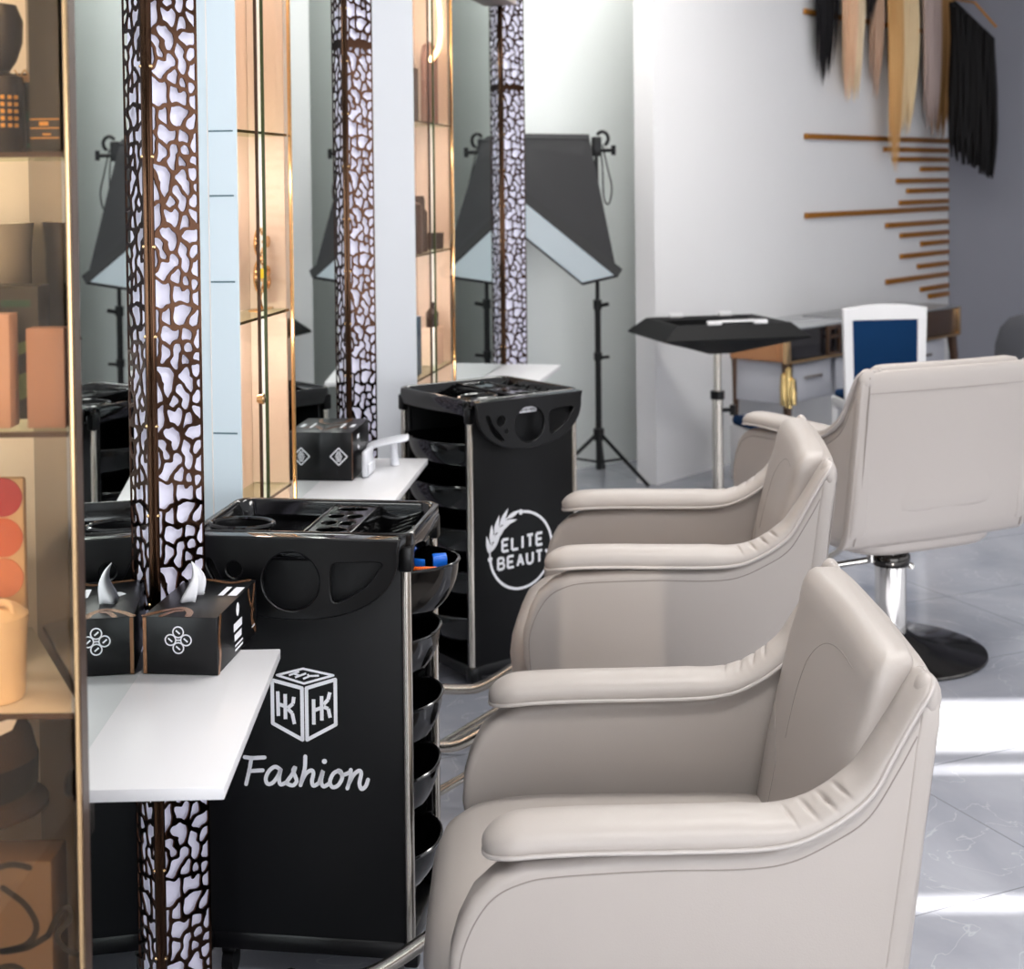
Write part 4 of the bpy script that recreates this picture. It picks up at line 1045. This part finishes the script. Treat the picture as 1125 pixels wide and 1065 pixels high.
# ------------------------------------------------------------------ softbox on its stand
sb = thing('softbox', 'black softbox with white diffuser on a light stand by the far wall', 'softbox', (.42, 7.38, 0))
cA = Vector((.5045, 7.05, 1.076)); cB = Vector((-.03, 7.02, 1.52)); cC = Vector((.352, 7.33, 1.02)); o0 = Vector((.42, 7.38, 0))
C0 = (cB+cC)/2; h1 = (cB-cA)/2; h2 = (cC-cA)/2; n = h1.cross(h2).normalized()
if n.z > 0: n = -n
R0 = Vector((.205, 7.33, 1.755)); r1 = Vector((-.185, 0, .004)); r2 = Vector((0, .035, .012))
def rc(c, a1, a2, bow=0.):
    pts = []
    for (u0_, v0_), (u1_, v1_) in zip(((-1, -1), (1, -1), (1, 1), (-1, 1)), ((1, -1), (1, 1), (-1, 1), (-1, -1))):
        for k in range(8):
            u = u0_+(u1_-u0_)*k/8; v = v0_+(v1_-v0_)*k/8; q = 1-bow*(1-(2*k/8-1)**2)
            pts.append(c+a1*u*(q if u0_ == u1_ else 1)+a2*v*(q if v0_ == v1_ else 1)-o0)
    return pts
b = MB(); rings = []
for q in (0, .15, .35, .55, .75, .9, 1):
    rings.append(rc(R0.lerp(C0, q), r1.lerp(h1, q), r2.lerp(h2, q), .10*(1-abs(2*q-1))))
b.loft(rings, cap=False)
bx = b.build('fabric_body', M['fabric'], sb, sharp=50); md = bx.modifiers.new('s', 'SOLIDIFY'); md.thickness = .004
b = MB(); b.loft([rc(C0-n*.045, h1*1.01, h2*1.02), rc(C0+n*.006, h1*1.02, h2*1.03), rc(C0+n*.006, h1*.985, h2*.98), rc(C0-n*.02, h1*.985, h2*.98)], cap=False); b.build('hem', mat('softbox_hem', (14, 14, 16), .7, var=.1), sb)
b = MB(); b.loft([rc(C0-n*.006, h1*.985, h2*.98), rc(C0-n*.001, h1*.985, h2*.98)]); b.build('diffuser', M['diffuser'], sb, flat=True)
b = MB(); b.loft([rc(R0+Vector((0, 0, .008)), r1*1.02, r2*1.1), rc(R0-Vector((0, 0, .012)), r1*1.02, r2*1.1)]); b.build('rear_cap', M['fabric'], sb)
st = thing('light_stand', 'black tripod light stand carrying the softbox', 'light stand', (.432, 7.42, 0))
b = MB(); b.tube([(0, 0, .06), (0, 0, .9)], .016, 14); b.tube([(0, 0, .88), (0, 0, 1.70)], .011, 12); b.build('pole', M['black'], st)
for k, a in enumerate((-38, 82, 202)):
    a = math.radians(a); ca, sa = math.cos(a), math.sin(a)
    b = MB(); b.tube([(.02*ca, .02*sa, .235), (.30*ca, .30*sa, .010)], .010, 10); b.tube([(.015*ca, .015*sa, .10), (.15*ca, .15*sa, .13)], .006, 8); b.build('leg', M['black'], st)
b = MB(); b.tube([(0, 0, .21), (0, 0, .27)], .028, 14); b.build('leg_collar', M['black'], st)
b = MB(); b.tube([(0, 0, .62), (0, 0, .66)], .022, 14); b.tube([(.015, -.015, .635), (.055, -.03, .64)], .008, 8); b.build('clamp', M['black'], st)
b = MB(); b.tube([(0, 0, .88), (0, 0, .93)], .022, 14); b.tube([(.015, -.015, .90), (.055, -.03, .91)], .010, 8); b.build('clamp', M['black'], st)
b = MB(); b.box((0, -.02, 1.71), (.05, .05, .10), .008); b.tube([(-.01, -.03, 1.69), (.085, -.05, 1.69)], .010, 10); b.tube([(.085, -.05, 1.665), (.085, -.05, 1.715)], .012, 8)
b.tube([(.03+.03*math.cos(a), -.03, 1.75+.035*math.sin(a)) for a in np.linspace(-1.2, 2.6, 14)], .009, 8); b.build('tilt_head', M['black'], st)
b = MB(); b.tube(spline([(.03, -.03, 1.72), (.055, -.04, 1.60), (.075, -.045, 1.50), (.06, -.04, 1.42), (.035, -.04, 1.45), (.03, -.03, 1.60), (.02, -.03, 1.70)], 6), .004, 6); b.build('cable', M['black'], st)

# ------------------------------------------------------------------ square lamp frame on chrome pole, desk, chairs at the back
fr = thing('tray_stand', 'hollow black square tray with white clips on a chrome pole', 'tray stand', (.985, 7.02, 0), math.radians(14))
def sq(a, d_, z): return [(a, -d_, z), (a, d_, z), (-a, d_, z), (-a, -d_, z)]
b = MB(); b.loft([sq(.06, .05, .700), sq(.20, .16, .742), sq(.36, .27, .786), sq(.362, .272, .794), sq(.285, .22, .858), sq(.275, .212, .860), sq(.235, .175, .845), sq(.235, .175, .82), sq(.06, .05, .74)])
b.build('tray', mat('tray_matt_black', (9, 9, 10), .55, spec=.2, var=.1), fr, sharp=20)
for x, y in ((-.13, .215), (.13, .215), (-.10, -.215), (.13, -.215)):
    b = MB(); b.box((x, y, .866), (.07, .025, .020), .004); b.build('clip', M['whitepaint'], fr)
b = MB(); b.box((.015, -.214, .872), (.17, .012, .012), .003); b.build('clip_bar', M['whitepaint'], fr)
b = MB(); b.tube([(0, 0, .02), (0, 0, .50)], .026, 18); b.tube([(0, 0, .48), (0, 0, .745)], .018, 16); b.build('pole', M['steel'], fr)
b = MB(); b.tube([(0, 0, .475), (0, 0, .515)], .034, 18); b.build('collar', M['black'], fr)
b = MB(); b.tube([(.024, 0, .42), (.075, -.01, .42)], .010, 10); b.tube([(.075, -.01, .395), (.075, -.01, .445)], .016, 10); b.build('clamp_knob', M['black'], fr)
b = MB(); b.lathe([(0, 0), (.17, 0), (.175, .008), (.05, .03), (0, .03)], n=36); b.build('foot', M['dchrome'], fr)

dk = thing('desk', 'long grey glass topped desk with bronze frame under the slats', 'desk', (1.44, 7.60, 0), math.radians(45.5))
DL, DD = 1.84, .40
# desk local x runs along the wall away from the camera, y toward the wall
b = MB(); b.box((DL/2, DD/2, .744), (DL+.02, DD+.02, .012), .002); b.build('desk_top', M['deskglass'], dk)
b = MB(); b.box((DL*.5-.02, DD/2, .7515), (.5, DD*.7, .003)); b.build('desk_mat', M['deskdark'], dk)
b = MB(); b.box((.42, .02, .655), (.84, .04, .155), .002); b.build('front_panel', M['deskdark'], dk)
b = MB(); b.box((1.42, .02, .655), (.84, .04, .155), .002); b.build('front_panel', M['brown'], dk)
b = MB(); b.box((-.008, DD/2, .655), (.016, DD, .165), .002); b.box((-.014, .06, .655), (.012, .008, .165)); b.build('end_panel', M['rose'], dk)
b = MB(); b.box((-.004, .006, .655), (.03, .03, .18), .002); b.box((DL+.004, .006, .655), (.03, .03, .18), .002); b.box((DL/2, -.002, .572), (DL, .014, .014)); b.build('corner_frame', M['gold'], dk)
b = MB()
for x in (.40,):
    for dx in (-.055, .055): b.box((x+dx, -.02, .66), (.02, .02, .16), .003)
    for dz in (-.07, 0.02, .07): b.box((x, -.02, .66+dz), (.12, .02, .02), .003)
b.build('frame_handle', M['brown'], dk)
b = MB(); b.box((.45, DD/2+.02, .455), (.86, DD-.06, .22), .003); b.build('drawer_unit', M['deskwhite'], dk)
for x in (.10, .52):
    b = MB(); b.box((x+.15, .028, .455), (.36, .02, .19), .003); dw = b.build('drawer', M['deskwhite'], dk)
    b = MB(); b.tube([(x+.07, .012, .475), (x+.23, .012, .475)], .008, 8); b.build('drawer_handle', M['steel'], dw)
b = MB(); b.box((1.45, DD/2+.02, .455), (.62, DD-.06, .22), .003); b.build('drawer_unit', M['deskwhite'], dk)
b = MB(); b.box((1.45, .028, .455), (.46, .02, .19), .003); dw = b.build('drawer', M['deskwhite'], dk)
b = MB(); b.tube([(1.37, .012, .475), (1.53, .012, .475)], .008, 8); b.build('drawer_handle', M['steel'], dw)
for x, lean in ((.03, 0), (DL-.03, .10)):
    for y in (.03, DD-.03):
        b = MB(); b.tube([(x, y, .57), (x+lean*.6, y, .30), (x+lean*1.4, y, .0)], [.03, .022, .016], 12); b.build('leg', M['brown'], dk)
b = MB()
for k, (y, z0_, z1_) in enumerate(((-.045, .36, .50), (-.02, .34, .555), (.01, .35, .52))): b.tube([(-.03, y, z0_), (-.03, y, (z0_+z1_)/2), (-.03, y, z1_-.01), (-.03, y, z1_)], [.018, .021, .017, .006], 12)
b.build('leg_ornament', mat('bright_gold', (238, 206, 140), .15, 1.0, var=.04), dk)

def white_chair(label, loc, rz, back=True):
    t = thing('upholstered_chair', label, 'chair', loc, rz)
    # local: back panel in x (width), faces -y/+y
    b = MB()
    def bow(x): return -.05*(x/.22)**2
    o_ = [(-.205, .40), (.205, .40), (.222, .90)]; 
    out = [(-.20, .38), (.20, .38), (.212, .885)]+[(.21-.42*k/10, .905-.02*((k-5)/5)**2) for k in range(11)]+[(-.212, .885)]
    inn = [(-.165, .40), (.165, .40), (.172, .835), (-.172, .835)]
    me = plate(out, [inn], .03, .004); b.mesh_in(me, XZ); b.build('back_frame', M['whitepaint'], t)
    b = MB(); b.box((0, 0, .618), (.338, .022, .432), .008); b.build('back_pad', M['blue'], t)
    b = MB(); b.box((.03, .19, .38), (.36, .36, .05), .012); b.build('seat_frame', M['whitepaint'], t)
    b = MB(); b.box((.03, .20, .42), (.33, .33, .04), .018, 3); b.build('seat_pad', M['blue'], t)
    for x in (-.18, .18):
        for y in (.02, .34): b = MB(); b.tube([(x*.85+.02, y, .40), (x*.9+.02, y, 0)], [.020, .014], 10); b.build('leg', M['whitepaint'], t)
    return t
white_chair('white framed chair with royal blue back pad at the desk', (1.845, 7.22, 0), math.radians(7))
stl = thing('stool', 'white box stool with royal blue seat pad behind the chrome pole', 'stool', (1.27, 7.36, 0), math.radians(20))
b = MB(); b.box((0, 0, .14), (.26, .26, .28), .01); b.box((-.09, -.133, .14), (.012, .01, .16), .002); b.build('body', M['whitepaint'], stl)
b = MB(); b.box((0, 0, .305), (.25, .25, .05), .022, 3); b.build('seat_pad', M['blue'], stl)
ga = thing('armchair', 'grey upholstered chair at the right border by the grey wall', 'chair', (2.60, 7.0, 0), math.radians(0))
b = MB(); rings = []
for z, a, d_ in ((.38, .20, .05), (.45, .235, .06), (.60, .25, .06), (.72, .245, .055), (.80, .225, .05), (.85, .19, .04), (.87, .14, .02)):
    rings.append([(a*math.copysign(abs(math.cos(q))**.7, math.cos(q)), d_*math.copysign(abs(math.sin(q))**.7, math.sin(q))+.10*(math.cos(q)*a/.25)**2, z) for q in np.linspace(0, 2*PI, 32)[:-1]])
b.loft(rings); b.build('backrest', M['greyfab'], ga, sharp=60)
b = MB(); b.box((0, .27, .42), (.48, .46, .11), .04, 4); b.build('seat', M['greyfab'], ga)
for x in (-.19, .19):
    for y in (.08, .44): b = MB(); b.tube([(x, y, .37), (x*1.1, y, 0)], [.016, .011], 10); b.build('leg', M['black'], ga)

# ------------------------------------------------------------------ brass slats and hair on the far wall
def onwall(s, out=.0): return pA+d40*s-nW*out
def slat(s0, s1, z, label):
    t = MB(); p = onwall(0)
    m = Matrix(((d40.x, -nW.x, 0, pA.x), (d40.y, -nW.y, 0, pA.y), (0, 0, 1, 0), (0, 0, 0, 1)))
    t.box(((s0+s1)/2, .0125, z), (s1-s0, .022, .032), .003)
    o = t.build('wall_slat', M['brass']); o.matrix_world = m
    return tag(o, label, 'wall slat', 'brass slats on the far wall')
SL = [(1.53, 1.781), (2.56, 1.716), (2.69, 1.653), (3.1, 1.589), (2.74, 1.513), (2.89, 1.446), (2.78, 1.371), (1.53, 1.32), (2.58, 1.23), (2.79, 1.158), (3.1, 1.093), (2.79, 1.022), (3.05, .944), (2.58, .87), (3.09, .79)]
ordn = ['upper long brass slat below the hair tips', 'brass slat first below the upper long one', 'brass slat second below the upper long one', 'short brass slat third below the upper long one',
        'brass slat fourth below the upper long one', 'brass slat two above the lower long one', 'brass slat directly above the lower long one', 'lower long brass slat in mid wall',
        'brass slat directly below the lower long one', 'brass slat second below the lower long one', 'short brass slat third below the lower long one', 'brass slat fourth below the lower long one',
        'brass slat fifth below the lower long one', 'medium brass slat third from the bottom', 'short brass slat second from the bottom']
for (s0, z), lb_ in zip(SL, ordn): slat(s0, 3.53, z, lb_)
slat(3.22, 3.53, .765-.03, 'lowest short brass slat just above the desk')
slat(1.53, 3.53, 2.95, 'top brass slat from which the hair bundles hang')
slat(1.53, 3.53, 2.505, 'brass slat mostly covered by the hair bundles')
def hair(s0, s1, ztop, zbot, ca, cb, label, seed, out=.03, slant=0., n=30, off=0.):
    r = random.Random(seed); b = MB()
    for k in range(n):
        f = (k+.5)/n; s = s0+(s1-s0)*(.06+.88*f)+r.uniform(-.01, .01); zt = ztop-slant*f
        zb = zbot+abs(r.gauss(0, .09))*(1 if r.random() < .75 else 2.0)+.10*abs(2*f-1)**2
        lay = out+.016+.022*r.random()+off; cv = r.uniform(-.03, .03)
        pts = []; rs = []
        for i in range(9):
            t = i/8; p = onwall(s+cv*math.sin(t*2.4)+(.5-f)*(s1-s0)*.25*t**2, lay+.02*math.sin(t*PI)); pts.append((p.x, p.y, zt+(zb-zt)*t))
            rs.append((s1-s0)/n*2.3*(1 if t < .55 else max(.06, (1-(t-.55)/.45)**.8)))
        b.tube(pts, rs, 6, flat=.6)
    o = tag(b.build('hair_extension', mat_hair('hair_'+str(seed), ca, cb), sharp=80), label, 'hair extension', 'hair extensions on the far wall')
    return o
HB = [(1.56, 1.82, 2.96, 2.06, (12, 11, 13), (26, 23, 26), 'short black hair bundle at the left end of the row', 0),
      (1.80, 1.95, 2.96, 1.97, (222, 176, 140), (236, 200, 166), 'peach blonde hair bundle beside the left black one', 0),
      (1.90, 2.20, 2.96, 1.98, (232, 206, 170), (244, 224, 194), 'wide cream blonde hair bundle left of the row centre', 0),
      (2.10, 2.25, 2.96, 2.44, (24, 22, 26), (44, 38, 40), 'very short black hair bundle between the blonde ones', 0),
      (2.25, 2.45, 2.96, 2.00, (188, 152, 128), (206, 172, 146), 'mauve brown hair bundle left of the golden one', 0),
      (2.41, 2.62, 2.96, 1.56, (206, 156, 96), (222, 178, 122), 'long golden hair bundle reaching below the long slat', 0),
      (2.58, 2.94, 2.96, 1.77, (226, 194, 146), (242, 220, 180), 'wide pale blonde hair bundle right of the golden one', 0),
      (2.90, 3.18, 2.96, 1.80, (176, 156, 150), (196, 176, 168), 'ash mauve hair bundle beside the wide pale blonde one', 0),
      (3.08, 3.52, 2.96, 1.74, (146, 108, 66), (182, 138, 88), 'honey brown hair bundle beside the long black one', 0)]
for i, (s0, s1, zt, zb, ca, cb, lb_, sl) in enumerate(HB): hair(s0, s1, zt, zb, ca, cb, lb_, 11+i, .025, off=.055*(i % 2))
# the long black bundle hangs from a hook past the end of the slats
def black_bundle():
    b = MB(); r = random.Random(5)
    for k in range(44):
        f = (k+.5)/44; x = 2.86+.27*f; y = 9.45+r.uniform(-.015, .015); zt = 2.67-.26*f**.9; zb = 1.50+.16*(1-f)+abs(r.gauss(0, .05))
        pts = [(x+.01*math.sin(i*.7+k), y, zt+(zb-zt)*i/8) for i in range(9)]
        b.tube(pts, [.022]*6+[.020, .016, .006], 6)
    b.tube([(2.87, 9.45, 2.67), (3.13, 9.45, 2.42)], .012, 8)
    return tag(b.build('hair_extension', mat_hair('hair_black_long', (8, 7, 8), (16, 13, 13))), 'long black hair bundle hanging past the right end of the slats', 'hair extension', 'hair extensions on the far wall')
black_bundle()
b = MB(); b.tube([(2.85, 9.62, 2.72), (3.0, 9.43, 2.66), (3.14, 9.43, 2.50)], .008, 8); b.tube([(2.85, 9.62, 2.72), (2.85, 9.80, 2.72)], .010, 8)
tag(b.build('hair_hook', M['brass']), 'brass hook holding the long black hair bundle', 'hook')

# ------------------------------------------------------------------ render look
vs = SC.view_settings; vs.view_transform = 'Standard'; vs.look = 'None'; vs.gamma = 1.0; vs.use_curve_mapping = False; vs.exposure = 0.0
cy_ = SC.cycles
cy_.max_bounces = 10; cy_.diffuse_bounces = 4; cy_.glossy_bounces = 6; cy_.transparent_max_bounces = 12; cy_.caustics_reflective = False; cy_.caustics_refractive = False
cy_.sample_clamp_indirect = 6.0
